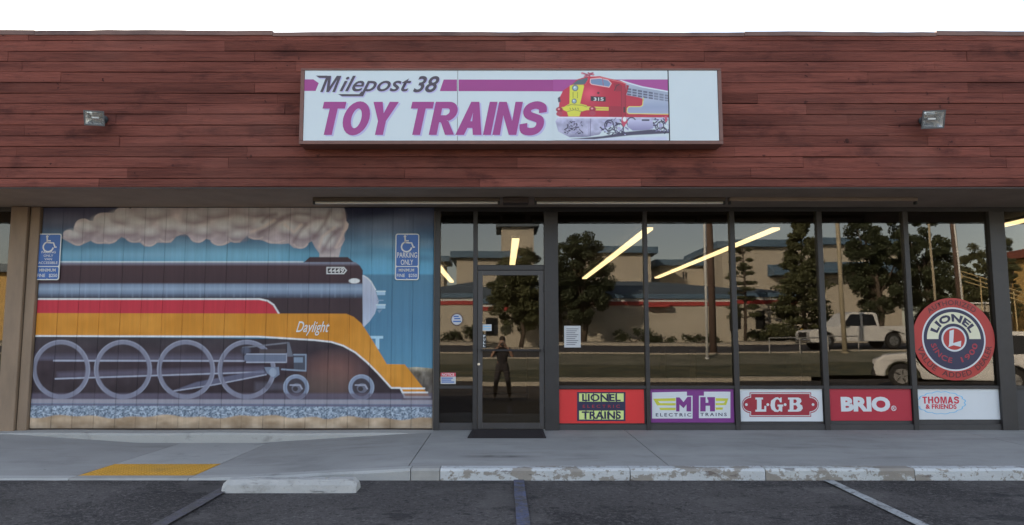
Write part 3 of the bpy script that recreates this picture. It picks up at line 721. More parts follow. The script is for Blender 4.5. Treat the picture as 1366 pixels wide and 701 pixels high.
# track bed
cv.fill([(20, 525), (600, 525), (600, 534), (20, 534)], (86, 78, 92), soft=3, a=.75)
for x in (81.5, 164., 248., 329.): cv.ring(x, 493.2, 35.6, 36.4, 5.8, BL, 1.2, .8, (225, 315))
cv.fill([(20, 532.5), (600, 534), (600, 540), (20, 538.5)], (130, 126, 134), soft=1.5); cv.fill([(20, 538.6), (600, 540), (600, 544), (20, 542)], (92, 88, 106), soft=2)
tan = lambda px, py: vgrad([(545, (164, 142, 118)), (562, (156, 134, 110)), (580, (112, 100, 88))])(px, py)+(rndn(px, py, .05, .1, 31)*40)[..., None]
cv.fill([(20, 546), (600, 546), (600, 600), (20, 600)], tan)
def ball(px, py): return np.array((116, 126, 138), float)+(rndn(px, py, .55, .6, 41, 2)*92)[..., None]*np.array([1, .98, .95])
bl = [(20, 541.5), (600, 543.5)]+[(x, 556+1.6*math.sin(x*.05)+1.2*math.sin(x*.13+1)+(2 if x > 430 else 0)) for x in range(600, 10, -8)]
cv.fill(bl, ball, 2)
# board joints: grime and groove shade painted in as a darker line
nb = 19; idx = [int(round(i*(len(cv.xs)-1)/nb)) for i in range(nb+1)]
gr = .96+.12*rndn(cv.PX, cv.PY, .3, .01, 51); cv.C *= np.clip(gr, .8, 1.1)[..., None]
for i in idx[1:-1]: cv.C[:, i:i+1] *= np.clip(.74+.4*rndn(cv.PX[:, i:i+1], cv.PY[:, i:i+1], .3, .03, 61), .4, .95)[..., None]
for a, b in zip(idx[:-1], idx[1:]):
    me = cv.mesh('board', a, b, .006)
    link('board', me, mMural, mw)
bx('edge_trim', M('taupe_trim', (.17, .14, .11), .7, .2, 3), shop, MURAL_X1-.001, P(579.5, 430)[0]-.001, -.03, .05, -.01, ZS-.058)
mWhiteP = M('white_sign_paint', (.72, .71, .70), .6, .08, 8)
text('Daylight', (395, 429, 439.5, 448), -.0105, mWhiteP, shop, .008, .42, 1.0, 'painted_script')
text('4449', (438.4, 358.2, 458.8, 364.6), -.0105, mWhiteP, shop, .03, 0, 1.05, 'painted_number')

# ================================================================== SHOP SIGN on the fascia
SY = FY-.26
sx0, sx1 = P(400, 140, SY)[0], P(963.5, 140, SY)[0]; sz0, sz1 = PZ(192.5, SY), PZ(91.5, SY)
sign = thing('shop_sign', 'wide white box sign with purple lettering and red locomotive on the plank fascia', 'sign', ((sx0+sx1)/2, FY-.13, sz0))
m = MB(); fw = .042
m.box(sx0, sx1, SY+.035, FY-.008, sz0+.002, sz1-.002)
m.box(sx0+.001, sx1-.001, SY, SY+.034, sz0, sz0+fw); m.box(sx0+.001, sx1-.001, SY, SY+.034, sz1-fw*.5, sz1)
m.box(sx0, sx0+fw, SY+.001, SY+.034, sz0+fw+.001, sz1-fw*.5-.001); m.box(sx1-fw, sx1, SY+.001, SY+.034, sz0+fw+.001, sz1-fw*.5-.001)
m.build('cabinet', mSignFrame, sign, .003)
fY = SY+.010; fz0, fz1 = sz0+fw+.001, sz1-fw*.5-.001
seams = [sx0+fw+.001, P(610.3, 140, SY)[0], P(892.6, 140, SY)[0], sx1-fw-.001]
for a, b in zip(seams[:-1], seams[1:]):
    bx('face_panel', mWhiteSign, sign, a+.0025, b-.0025, fY, fY+.02, fz0, fz1, .001)
bx('divider', mBlack, sign, seams[2]-.010, seams[2]+.004, fY-.003, fY+.001, fz0+.001, fz1-.001)
mPurple = M('purple_film', A((156, 58, 128), 1.1), .4, .05, 2); mPurpleL = M('lavender_film', A((178, 170, 206), 1.2), .4, .04, 2)
mInk = M('charcoal_film', A((78, 66, 76), 1.0), .4, .06, 3)
Z6 = (400, 85, 4.018)
flat([(24, 85), (72, 85), (101, 105), (84, 147), (24, 147)], fY-.001, mPurple, sign, 'stripe', Z6)
flat([(771, 86), (842, 86), (842, 148), (750, 148)], fY-.001, mPurple, sign, 'stripe', Z6)
flat([(851, 86), (1975, 88), (1975, 150), (851, 148)], fY-.001, mPurple, sign, 'stripe', Z6)
def arcp(cx_, cy_, rx, ry, a0, a1, n=14): return [(cx_+rx*math.cos(R(a0+(a1-a0)*i_/n)), cy_+ry*math.sin(R(a0+(a1-a0)*i_/n))) for i_ in range(n+1)]
def ribbon2(pts, w):
    q = [Vector(p) for p in pts]; l_, r_ = [], []
    for i_ in range(len(q)):
        d_ = (q[min(i_+1, len(q)-1)]-q[max(i_-1, 0)]).normalized(); n_ = Vector((-d_.y, d_.x))*w/2
        l_.append(tuple(q[i_]+n_)); r_.append(tuple(q[i_]-n_))
    return l_+r_[::-1]
def smoothp(pts, k=4):
    out = []; q = [Vector(p) for p in pts]
    for i_ in range(len(q)-1):
        p0, p1, p2, p3 = q[max(i_-1, 0)], q[i_], q[i_+1], q[min(i_+2, len(q)-1)]
        for t_ in range(k):
            u_ = t_/k; out.append(.5*((2*p1)+(p2-p0)*u_+(2*p0-5*p1+4*p2-p3)*u_**2+(3*p1-p0-3*p2+p3)*u_**3))
    return [tuple(p) for p in out]+[tuple(q[-1])]
GL = {  # heavy grotesque capitals: advance width, outline, holes
 'T': (.64, [(0, 1), (0, .83), (.22, .83), (.22, 0), (.42, 0), (.42, .83), (.64, .83), (.64, 1)], []),
 'O': (.76, arcp(.38, .5, .38, .515, 0, 345, 23), [arcp(.38, .5, .175, .335, 0, 345, 23)]),
 'Y': (.72, [(0, 1), (.235, 1), (.36, .64), (.485, 1), (.72, 1), (.46, .42), (.46, 0), (.26, 0), (.26, .42)], []),
 'R': (.74, [(0, 0), (0, 1), (.42, 1)]+arcp(.42, .715, .28, .285, 80, -90)+[(.47, .415), (.74, 0), (.50, 0), (.29, .39), (.2, .40), (.2, 0)], [[(.2, .835), (.40, .835)]+arcp(.40, .715, .10, .12, 75, -75, 8)+[(.40, .575), (.2, .575)]]),
 'A': (.76, [(0, 0), (.27, 1), (.49, 1), (.76, 0), (.535, 0), (.475, .22), (.285, .22), (.225, 0)], [[(.325, .385), (.435, .385), (.38, .70)]]),
 'I': (.20, [(0, 0), (0, 1), (.2, 1), (.2, 0)], []),
 'N': (.70, [(0, 0), (0, 1), (.20, 1), (.51, .40), (.51, 1), (.70, 1), (.70, 0), (.50, 0), (.19, .61), (.19, 0)], []),
 'S': (.70, ribbon2(smoothp([(.615, .70), (.57, .85), (.38, .92), (.18, .86), (.115, .73), (.19, .60), (.38, .53), (.56, .45), (.60, .28), (.52, .13), (.34, .08), (.14, .13), (.085, .31)]), .195), []),
 'H': (.72, [(0, 0), (0, 1), (.2, 1), (.2, .62), (.52, .62), (.52, 1), (.72, 1), (.72, 0), (.52, 0), (.52, .44), (.2, .44), (.2, 0)], []),
 'M': (.86, [(0, 0), (0, 1), (.27, 1), (.43, .34), (.59, 1), (.86, 1), (.86, 0), (.70, 0), (.70, .76), (.51, 0), (.35, 0), (.16, .76), (.16, 0)], [])}
def fatten(poly, d_):
    ar = sum(a_[0]*b_[1]-b_[0]*a_[1] for a_, b_ in zip(poly, poly[1:]+poly[:1])); sg_ = 1 if ar > 0 else -1; out = []
    n_ = len(poly)
    for i_ in range(n_):
        a_, p, b_ = Vector(poly[i_-1]), Vector(poly[i_]), Vector(poly[(i_+1) % n_])
        e1 = (p-a_).normalized() if (p-a_).length > 1e-6 else Vector((1, 0)); e2 = (b_-p).normalized() if (b_-p).length > 1e-6 else e1
        n1 = Vector((e1.y, -e1.x))*sg_; n2 = Vector((e2.y, -e2.x))*sg_; m_ = n1+n2
        m_ = n1 if m_.length < .3 else m_/max(m_.length_squared/2, .7)
        out.append(tuple(p+m_*d_))
    return out
def glyphs(word, box, Y, mt, par, shear, gap=.10, fat=.0, org=None):
    og = org or Z6; x0, y0, x1, y1 = [v/og[2] for v in box]; x0 += og[0]; x1 += og[0]; y0 += og[1]; y1 += og[1]
    X0, X1 = P(x0, (y0+y1)/2, Y)[0], P(x1, (y0+y1)/2, Y)[0]; Z1, Z0 = PZ(y0, Y), PZ(y1, Y); H_ = Z1-Z0
    tot = sum(GL[c_][0] for c_ in word)+gap*(len(word)-1); sx_ = (X1-X0-shear*H_)/tot; cur = 0
    for n_, c_ in enumerate(word):
        w_, out, holes = GL[c_]
        def mp(p): return Vector((X0+(cur+p[0])*sx_+shear*H_*p[1], Z0+p[1]*H_, 0))
        loops = [[mp(p) for p in fatten(out, fat)]]+[[mp(p) for p in fatten(h_, -fat)] for h_ in holes]
        tri = tessellate_polygon(loops); al = [p for l_ in loops for p in l_]
        MB().add([(p.x, Y-.0004*(n_ % 2), p.y) for p in al], [tuple(t_) for t_ in tri]).build('lettering', mt, par)
        cur += w_+gap
for dx, dy, mt, yo in ((9, 7, mPurpleL, .0012), (0, 0, mPurple, .0026)):
    glyphs('TOY', (96+dx, 209+dy, 524+dx, 379+dy), fY-yo, mt, sign, .20, .06, .022); glyphs('TRAINS', (570+dx, 209+dy, 1328+dx, 379+dy), fY-yo, mt, sign, .20, .095, .022)
for dx, dy, mt, yo in ((5, 6, mPurpleL, .0012), (0, 0, mInk, .0026)):
    glyphs('M', (110+dx, 66+dy, 222+dx, 153+dy), fY-yo, mt, sign, .36); text('ilepost', (213+dx, 66+dy, 598+dx, 176+dy), fY-yo, mt, sign, .012, .42, 1.0, org=Z6)
    text('38', (607+dx, 67+dy, 748+dx, 155+dy), fY-yo, mt, sign, .02, .40, 1.0, org=Z6)
    flat([(86+dx, 65+dy), (146+dx, 65+dy), (141+dx, 78+dy), (104+dx, 77+dy)], fY-yo+.0004, mt, sign, 'swash', Z6, .0005)
    flat([(205+dx, 164+dy), (318+dx, 164+dy), (330+dx, 150+dy), (345+dx, 150+dy), (326+dx, 176+dy), (226+dx, 176+dy)], fY-yo+.0004, mt, sign, 'swash', Z6, .0005)
# printed locomotive picture
Z5 = (730, 85, 5.692)
lc = Canvas(P(738, 140, fY)[0], P(892.0, 140, fY)[0]-.006, PZ(187.5, fY), PZ(95.5, fY), .0042, fY-.004, (205, 212, 214), Z5, k=1.2)
lc.C[:] = (.66, .72, .74)
lc.fill([(0, 121), (1000, 121), (1000, 212), (0, 212)], (158, 66, 134), 2)
lc.fill([(150, 575), (900, 555), (930, 600), (140, 600)], (188, 186, 214), 20, .7)
lc.fill([(180, 573), (420, 552), (600, 520), (800, 500), (930, 515), (930, 530), (640, 545), (360, 575)], (70, 62, 82), 6)
# long silver flank
lc.fill([(500, 125), (560, 128), (640, 150), (720, 172), (930, 212), (930, 430), (600, 430), (500, 420)], vgrad([(130, (176, 182, 196)), (200, (150, 156, 172)), (300, (158, 164, 184)), (400, (140, 146, 166))]), 2)
lc.stroke([(560, 130), (640, 155), (720, 178), (930, 215)], 9, (206, 210, 216), 3)
for i in range(8):
    for j in range(4):
        x = 606+i*41; y = 186+j*20+i*7
        lc.fill([(x, y), (x+32, y+5), (x+32, y+18), (x, y+14)], (84, 82, 100) if i < 5 else (112, 114, 130), 2.5, .9)
lc.fill([(600, 240), (700, 258), (724, 268), (728, 310), (716, 326), (620, 326), (606, 340), (604, 378), (930, 388), (930, 410), (560, 408), (540, 240)], (178, 44, 62), 2)
lc.fill([(612, 334), (700, 334), (722, 326), (734, 300), (734, 262), (930, 290), (930, 382), (620, 376), (610, 360)], vgrad([(262, (168, 174, 190)), (330, (146, 154, 178)), (382, (156, 160, 184))]), 2)
lc.stroke([(930, 385), (618, 380), (606, 366), (608, 340), (622, 328), (706, 328), (724, 318), (730, 262)], 6, (214, 206, 110), 2)
# red cab and nose
nose = [(92, 405), (88, 330), (96, 255), (120, 205), (180, 165), (225, 122), (300, 98), (400, 96), (480, 116), (560, 132), (596, 150), (602, 240), (600, 408)]
lc.fill(nose, lambda px, py: np.array((186, 46, 66), float)+(np.clip((px-120)/380, 0, 1)*-14)[..., None]+(np.exp(-((px-330)/70)**2-((py-230)/60)**2)*36)[..., None], 2.5)
lc.fill([(600, 160), (622, 168), (600, 240)], (150, 38, 52), 2)
lc.stroke([(330, 100), (420, 106), (500, 128), (560, 140), (600, 155)], 6, (222, 120, 120), 4, .8)
lc.fill([(188, 160), (228, 128), (305, 106), (308, 120), (286, 156), (262, 160)], (84, 96, 104), 2); lc.fill([(328, 118), (400, 112), (462, 126), (484, 150), (470, 178), (340, 156), (326, 146)], (112, 132, 162), 2)
lc.stroke([(328, 118), (400, 112), (462, 126), (486, 152), (470, 180), (338, 158), (326, 146), (328, 118)], 6, (226, 178, 176), 2.5); lc.stroke([(420, 116), (426, 168)], 4, (170, 60, 74), 2)
lc.stroke([(318, 100), (310, 130), (290, 160)], 7, (200, 60, 76), 3)
lc.fill([(172, 168), (196, 162), (276, 162), (280, 172), (250, 305), (300, 318), (308, 352), (256, 366), (244, 402), (160, 402), (150, 366), (120, 352), (124, 332), (168, 306)], (206, 200, 66), 2)
lc.fill([(300, 326), (466, 332), (466, 358), (300, 354)], (206, 196, 80), 2); lc.stroke([(320, 342), (462, 346)], 4, (186, 60, 60), 2); lc.fill([(96, 334), (124, 330), (124, 350), (98, 352)], (206, 196, 80), 2)
for cx_, cy_, r_ in ((212, 186, 24), (205, 286, 19)):
    lc.ell(cx_, cy_, r_, r_, (92, 100, 104), 3); lc.ell(cx_, cy_, r_*.68, r_*.68, (150, 174, 184), 4); lc.ell(cx_-4, cy_-5, r_*.3, r_*.3, (214, 224, 224), 4)
lc.stroke([(196, 218), (196, 262)], 4, (110, 110, 50), 2); lc.stroke([(230, 218), (230, 262)], 4, (110, 110, 50), 2)
lc.stroke([(150, 322), (180, 312), (268, 318), (300, 330)], 4, (120, 110, 60), 2); lc.stroke([(150, 366), (205, 352), (268, 366)], 4, (120, 110, 60), 2)
for x in (172, 192, 212, 232): lc.stroke([(x, 338), (x+6, 350)], 4, (70, 66, 50), 2)
lc.fill([(330, 248), (444, 254), (444, 290), (330, 284)], (44, 38, 44), 2.5); lc.ell(388, 224, 10, 8, (80, 30, 40), 3)
for cx_, cy_ in ((92, 360), (344, 356)):
    lc.ell(cx_, cy_-10, 26, 20, (150, 34, 54), 4); lc.ell(cx_, cy_+22, 24, 18, (168, 60, 78), 4); lc.ell(cx_-4, cy_-14, 9, 7, (224, 150, 154), 4)
lc.fill([(80, 262), (96, 250), (104, 290), (84, 296)], (70, 64, 80), 3)
lc.fill([(500, 150), (545, 152), (560, 162), (562, 210), (520, 212)], (146, 36, 52), 2); lc.stroke([(510, 206), (526, 168), (546, 160)], 6, (60, 40, 50), 3); lc.fill([(560, 168), (590, 172), (592, 404), (566, 404)], (160, 36, 54), 2); lc.stroke([(562, 165), (564, 404)], 3, (96, 26, 40), 2); lc.stroke([(592, 168), (594, 404)], 3, (96, 26, 40), 2)
lc.fill([(468, 322), (562, 326), (562, 404), (468, 404)], (146, 30, 48), 4, .8); lc.fill([(578, 330), (594, 330), (594, 372), (578, 372)], (80, 40, 46), 3)
# horns
for p in ([(270, 74), (300, 84), (322, 92)], [(286, 96), (310, 88)], [(312, 72), (330, 82), (350, 86)], [(318, 92), (330, 76), (346, 72)]): lc.stroke(p, 12, (158, 70, 88), 4)
lc.ell(266, 74, 9, 8, (196, 120, 132), 3); lc.ell(350, 84, 8, 7, (190, 110, 124), 3); lc.ell(284, 98, 7, 5, (190, 110, 124), 3)
# pilot, couplers, trucks
lc.fill([(62, 440), (84, 404), (600, 408), (930, 412), (930, 430), (560, 440), (430, 500), (396, 540), (300, 558), (170, 560), (84, 516)], lambda px, py: vgrad([(404, (194, 190, 208)), (440, (164, 160, 184)), (520, (176, 172, 194)), (560, (128, 124, 148))])(px, py)+(rndn(px, py, .03, .03, 77)*34)[..., None], 2.5)
lc.stroke([(86, 410), (600, 414)], 8, (214, 208, 226), 4); lc.stroke([(330, 420), (326, 552)], 5, (96, 88, 116), 3); lc.stroke([(318, 420), (315, 555)], 3, (130, 120, 150), 3)
rg = np.random.default_rng(3)
for k in range(46):
    x, y = rg.uniform(140, 266), rg.uniform(442, 528)
    lc.stroke([(x, y), (x+rg.uniform(-22, 22), y+rg.uniform(-14, 18))], rg.uniform(4, 9), [(58, 48, 66), (92, 80, 104), (150, 142, 176), (40, 34, 46)][k % 4], 3)
for (x0_, x1_, y0_, y1_, n_) in ((420, 600, 430, 545, 70), (800, 930, 420, 520, 46)):
    for k in range(n_):
        x, y = rg.uniform(x0_, x1_), rg.uniform(y0_, y1_)
        lc.stroke([(x, y), (x+rg.uniform(-26, 26), y+rg.uniform(-20, 20))], rg.uniform(5, 11), [(70, 60, 88), (110, 104, 136), (176, 172, 204), (48, 42, 60)][k % 4], 3)
for cx_, cy_ in ((470, 470), (545, 495), (640, 450), (860, 470)):
    lc.ring(cx_, cy_, 34 if cx_ < 700 else 24, 40 if cx_ < 700 else 28, 8, (66, 58, 80), 3); lc.ell(cx_, cy_, 14, 16, (168, 162, 192), 4)
lc.fill([(620, 432), (690, 428), (800, 432), (806, 490), (770, 504), (650, 510), (606, 480)], vgrad([(430, (186, 182, 208)), (508, (132, 126, 160))]), 4); lc.fill([(718, 424), (776, 424), (776, 436), (718, 436)], (50, 44, 60), 3)
lc.fill([(566, 410), (596, 404), (612, 440), (580, 484), (562, 450)], (186, 70, 92), 3); lc.ell(587, 424, 14, 18, (228, 222, 230), 3); lc.fill([(890, 400), (906, 398), (914, 430), (896, 450)], (190, 80, 100), 3)
o = link('locomotive_picture', lc.mesh('locomotive_picture'), mPrint, sign)
text('315', (352, 258, 428, 284), fY-.0055, mWhite, sign, .03, 0, 1, org=Z5, name='picture_number')

# ================================================================== small things on the facade
def floodlight(name, label, px0, px1, py0, py1, turn):
    x0, z1 = P(px0, py0, FY-.2); x1, z0 = P(px1, py1, FY-.2); cx_, cz_ = (x0+x1)/2, (z0+z1)/2; w, h = (x1-x0)*.5, (z1-z0)*.60
    t = thing(name, label, 'floodlight', (cx_, FY-.01, cz_+.02), 'floodlights on the fascia')
    M4 = Matrix.Translation((cx_, FY-.19, cz_)) @ Matrix.Rotation(R(turn), 4, 'Z') @ Matrix.Rotation(R(22), 4, 'X')
    def tr(o): o.data.transform(M4); return o
    hs = MB(); fr = [(-w, -.05, -h), (w, -.05, -h), (w*.96, -.05, h), (-w*.96, -.05, h)]; bk = [(-w*.7, .06, -h*.6), (w*.7, .06, -h*.6), (w*.7, .06, h*.6), (-w*.7, .06, h*.6)]
    hs.add(fr+bk, [(4, 5, 6, 7), (0, 1, 5, 4), (1, 2, 6, 5), (2, 3, 7, 6), (3, 0, 4, 7)])
    tr(hs.build('housing', mBlack, t))
    rim = MB(); e = .014
    rim.box(-w, w, -.062, -.048, -h, -h+e); rim.box(-w, w, -.062, -.048, h-e, h); rim.box(-w, -w+e, -.061, -.048, -h+e, h-e); rim.box(w-e, w, -.061, -.048, -h+e, h-e)
    tr(rim.build('rim', M('grey_lamp_metal', (.12, .12, .12), .5, .1, 8), t))
    refl = MB().add([(-w+e, -.049, -h+e), (w-e, -.049, -h+e), (w-e, -.049, h-e), (-w+e, -.049, h-e), (-w*.45, .03, -h*.3), (w*.45, .03, -h*.3), (w*.45, .03, h*.3), (-w*.45, .03, h*.3)],
                    [(4, 7, 6, 5), (0, 4, 5, 1), (1, 5, 6, 2), (2, 6, 7, 3), (3, 7, 4, 0)])
    tr(refl.build('reflector', M('lamp_reflector', (.75, .75, .74), .22, .05, 6, metal=.85), t))
    tr(MB().tube([(-w*.35, .0, 0), (w*.35, .0, 0)], .012, 8).build('bulb', M('frosted_bulb', (.8, .8, .78), .3), t))
    br = MB().tube([(cx_, FY-.008, cz_+.03), (cx_, FY-.13, cz_+.03)], .016, 8)
    br.build('arm', mBlack, t); MB().tube([(cx_, FY-.007, cz_+.03), (cx_, FY-.022, cz_+.03)], .05, 14).build('wall_plate', mBlack, t)
floodlight('floodlight', 'small floodlight on the planks between the roof edge and the train mural', 115, 139, 149, 165, 12)
floodlight('floodlight', 'black framed floodlight on the planks above the round red window sign', 1228.5, 1258, 149, 168.5, -8)

def strip_light(x0, x1, label, tube):
    y = -.69; z = ZS
    t = thing('strip_light', label, 'strip light', ((x0+x1)/2, y, z), 'strip lights under the roof overhang')
    bx('housing', mSoffit if not tube else M('brown_fixture', (.10, .07, .05), .6), t, x0, x1, y-.045, y+.045, z-.048, z-.001, .004)
    if tube:
        MB().tube([(x0+.03, y-.01, z-.066), (x1-.03, y-.01, z-.066)], .017, 10).build('tube', M('unlit_fluorescent_tube', (.75, .72, .66), .3, .03, 3), t, smooth=True)
    for x in (x0+.012, x1-.012): bx('end_socket', mBlack, t, x-.012, x+.012, y-.03, y+.02, z-.085, z-.049)
strip_light(P(418, 270, -.69)[0], P(667, 270, -.69)[0], 'unlit tube strip light under the overhang beside the mural', True)
strip_light(P(713, 270, -.69)[0], P(967, 270, -.69)[0], 'unlit tube strip light under the overhang above the red and purple panels', True)
strip_light(P(972, 268, -.69)[0], P(1222, 268, -.69)[0], 'bare strip light housing without a tube under the overhang', False)
xj = P(688, 268, -.69)[0]
t = thing('junction_box', 'dark metal box between two strip lights under the overhang', 'box', (xj, -.66, ZS))
bx('case', mHead, t, xj-.16, xj+.16, -.76, -.56, ZS-.075, ZS-.001, .006); bx('lid', mHead, t, xj-.09, xj+.07, -.79, -.762, ZS-.045, ZS-.010, .004)

# parking signs on the mural
def parking_sign(label, org, rows, dx):
    """org: sight-line origin/scale of the tracing; face traced once"""
    Y = -.030
    t = thing('parking_sign', label, 'sign', (P(org[0]+24, 343, Y)[0], -.01, PZ(372, Y)), 'blue parking signs on the mural')
    c = Canvas(P(org[0]+7.2, 343, Y)[0], P(org[0]+39, 343, Y)[0], PZ(374, Y)+.0, PZ(312, Y), .0035, Y-.0022, (52, 92, 150), (org[0], org[1], 9.34), k=1.35)
    x0, x1, z0, z1 = c.xs[0], c.xs[-1], c.zs[0], c.zs[-1]
    r = .03; poly = []
    for (qx, qz, a0) in ((x1-r, z1-r, 0), (x0+r, z1-r, 90), (x0+r, z0+r, 180), (x1-r, z0+r, 270)):
        poly += [(qx+r*math.cos(R(a0+k*22.5)), qz+r*math.sin(R(a0+k*22.5))) for k in range(5)]
    MB().prism(poly, 'y', Y, Y+.003).build('plate', mWhite, t)
    # the blue field inside the white border, and the figure
    def rr(x0, x1, z0, z1, r, name, Yq):
        p = []
        for (qx, qz, a0) in ((x1-r, z1-r, 0), (x0+r, z1-r, 90), (x0+r, z0+r, 180), (x1-r, z0+r, 270)): p += [(qx+r*math.cos(R(a0+k*22.5)), qz+r*math.sin(R(a0+k*22.5))) for k in range(5)]
        MB().prism(p, 'y', Yq, Yq+.001).build(name, mSignBlue, t)
    b = .014; zd = z0+(z1-z0)*.292
    rr(x0+b, x1-b, zd+.006, z1-b, .02, 'blue_field', Y-.0012); rr(x0+b, x1-b, z0+b, zd-.006, .02, 'blue_field', Y-.0012)
    w, h = x1-x0, z1-z0
    def U(u, v): return x0+u*w, z1-v*h
    def ribbon(pts, wd, name='wheelchair_symbol'):
        m = MB()
        q = [Vector((*U(*p), 0)) for p in pts]
        for i in range(len(q)):
            d = (q[min(i+1, len(q)-1)]-q[max(i-1, 0)]).normalized(); n = Vector((-d.y, d.x, 0))*wd/2
            for s_ in (1, -1): m.v.append((q[i].x+n.x*s_, Y-.0024, q[i].y+n.y*s_))
        for i in range(len(q)-1): m.f.append((2*i, 2*i+1, 2*i+3, 2*i+2))
        m.build(name, mWhiteP, t)
    ribbon([(.40, .075), (.42, .195), (.57, .195)], .022)
    ribbon([(.42, .155), (.56, .155)], .016)
    ribbon([(.56, .20), (.68, .20), (.76, .30), (.82, .285)], .020)
    cxn, czn = .47, .285; an = np.linspace(100, 352, 22)
    ribbon([(cxn+.21*math.cos(R(a)), czn-.105*math.sin(R(a))) for a in an], .02)
    hx, hz = U(.40, .062); disc('wheelchair_symbol', hx, hz, .0, .017, Y-.0024, mWhiteP, t, n=12)
    for (s_, u0, u1, v0, v1) in rows:
        X0, Z1 = U(u0, v0); X1, Z0 = U(u1, v1); text_w(s_, X0, X1, Z0, Z1, Y-.0026, mWhiteP, t, .012)
    for v in (.03, .97):
        q = U(.5, v); MB().tube([(q[0], Y-.004, q[1]), (q[0], -.008, q[1])], .006, 8).build('bolt', mMetal, t)
mSignBlue = M('sign_blue', A((48, 86, 146), 1.4), .45, .08, 4)
parking_sign('blue disabled parking sign reading PARKING ONLY, beside the shop door', (520, 305), [('PARKING', .08, .92, .405, .520), ('ONLY', .24, .76, .560, .675), ('MINIMUM', .16, .80, .755, .820), ('FINE   $250', .08, .92, .865, .945)], 0)
parking_sign('blue disabled parking sign with van accessible lines, beside the tan pilaster', (41.5, 300.5), [('PARKING', .2, .8, .375, .425), ('ONLY', .3, .7, .450, .500), ('VAN', .34, .66, .525, .575), ('ACCESSIBLE', .1, .9, .60, .655), ('MINIMUM', .16, .84, .755, .820), ('FINE   $250', .08, .92, .865, .945)], 0)

# ================================================================== brand panels below the windows
PY_ = -.012
def panel(label, px0, px1, py0, py1, col):
    x0, x1 = P(px0, 540, PY_)[0], P(px1, 540, PY_)[0]; z0, z1 = PZ(py1, PY_), PZ(py0, PY_)
    t = thing('window_sign', label, 'sign', ((x0+x1)/2, PY_, z0), 'advertising panels below the windows')
    bx('panel', col, t, x0, x1, PY_, PY_+.010, z0, z1, .001)
    return t
Z7 = (735, 505, 4.479); Z8 = (1030, 505, 4.406); YL = PY_-.002
mRedP = M('red_panel', A((196, 42, 42), 1.3), .45, .06, 3); mNavy = M('navy_print', A((38, 36, 66), 1.2), .45, .06, 4); mLime = M('pale_lime_print', A((196, 208, 128), 1.25), .45, .05, 4)
mRedInk = M('dull_red_print', A((150, 40, 56), 1.2), .45)
t = panel('bright red panel with a navy and lime logo beside the shop door', 745.6, 859.2, 519.8, 565, mRedP)
flat([(156, 82), (445, 82), (445, 255), (156, 255)], YL, mNavy, t, 'logo_plate', Z7)
cells = [165, 209, 255, 301, 346, 392, 437]
for i in range(6):
    a, b = cells[i]+3, cells[i+1]-3
    flat([(a, 90), (b, 90), (b, 139), (a, 139)], YL-.0012, mLime, t, 'letter_cell', Z7); flat([(a, 193), (b, 193), (b, 246), (a, 246)], YL-.0012, mLime, t, 'letter_cell', Z7)
text('LIONEL', (186, 93, 416, 137), YL-.0026, mNavy, t, .03, 0, 1.02, org=Z7); text('TRAINS', (184, 197, 418, 243), YL-.0026, mNavy, t, .03, 0, 1.0, org=Z7)
text('ELECTRIC', (190, 158, 412, 176), YL-.0026, mRedInk, t, .01, 0, 1.6, org=Z7)
mPurpP = M('purple_panel', A((112, 44, 116), 1.3), .45, .06, 3); mWhF = M('white_film', (.68, .70, .72), .4, .03, 3); mOlive = M('yellow_green_print', A((184, 182, 62), 1.25), .45)
t = panel('purple bordered white panel with yellow wings and large initials', 865.5, 979.0, 519.0, 564, mPurpP)
flat([(604, 84), (812, 80), (812, 104), (846, 104), (846, 240), (604, 240)], YL, mWhF, t, 'white_field', Z7); flat([(914, 80), (1072, 80), (1072, 238), (884, 238), (884, 104), (914, 104)], YL, mWhF, t, 'white_field', Z7)
for s_ in ([(610, 122), (745, 118), (745, 136), (640, 136), (650, 148), (745, 148), (745, 162), (634, 162)], [(646, 176), (745, 176), (745, 190), (654, 190)],
           [(1060, 120), (984, 118), (984, 136), (1040, 136), (1034, 148), (984, 148), (984, 160), (1046, 160)], [(1030, 174), (984, 174), (984, 188), (1024, 188)]): flat(s_, YL-.0012, mOlive, t, 'wing', Z7)
flat([(748, 114), (768, 114), (792, 142), (816, 110), (838, 110), (838, 198), (810, 198), (810, 156), (792, 178), (768, 156), (768, 198), (748, 198)], YL-.0014, mPurpP, t, 'letter_shape', Z7)
flat([(892, 112), (924, 112), (924, 146), (940, 146), (940, 130), (934, 122), (934, 112), (980, 112), (980, 198), (950, 198), (950, 164), (924, 164), (924, 198), (892, 198)], YL-.0014, mPurpP, t, 'letter_shape', Z7)
text('ELECTRIC', (626, 208, 838, 228), YL-.0014, mNavy, t, .015, 0, 1.4, org=Z7); text('TRAINS', (892, 206, 1050, 226), YL-.0014, mNavy, t, .015, 0, 1.4, org=Z7)
mMaroon = M('maroon_print', A((142, 34, 48), 1.3), .45, .05, 4)
t = panel('white panel with a maroon badge holding three white serif initials', 984.2, 1097.2, 518.6, 562.5, mWhF)
ZL = (970, 280, 2.338)       # tracing of the badge
def badge(inset, mt, Y, name):
    i = inset
    pts = [(70+i, 570+i), (262-i, 570+i), (262-i, 582+i)]
    pts += [(262-i+(24+i*.2)*math.sin(R(a)), 608-(26-i)*math.cos(R(a))) for a in range(0, 181, 15)]
    pts += [(262-i, 634-i), (262-i, 646-i), (70+i, 646-i), (70+i, 634-i)]
    pts += [(70+i-(24+i*.2)*math.sin(R(a)), 608+(26-i)*math.cos(R(a))) for a in range(0, 181, 15)]
    pts += [(70+i, 582+i)]
    return flat(pts, Y, mt, t, name, ZL)
badge(0, mMaroon, YL, 'badge_outline'); badge(2.4, mWhF, YL-.0012, 'badge_gap'); badge(4.6, mMaroon, YL-.0024, 'badge_field')
YB = YL-.0038
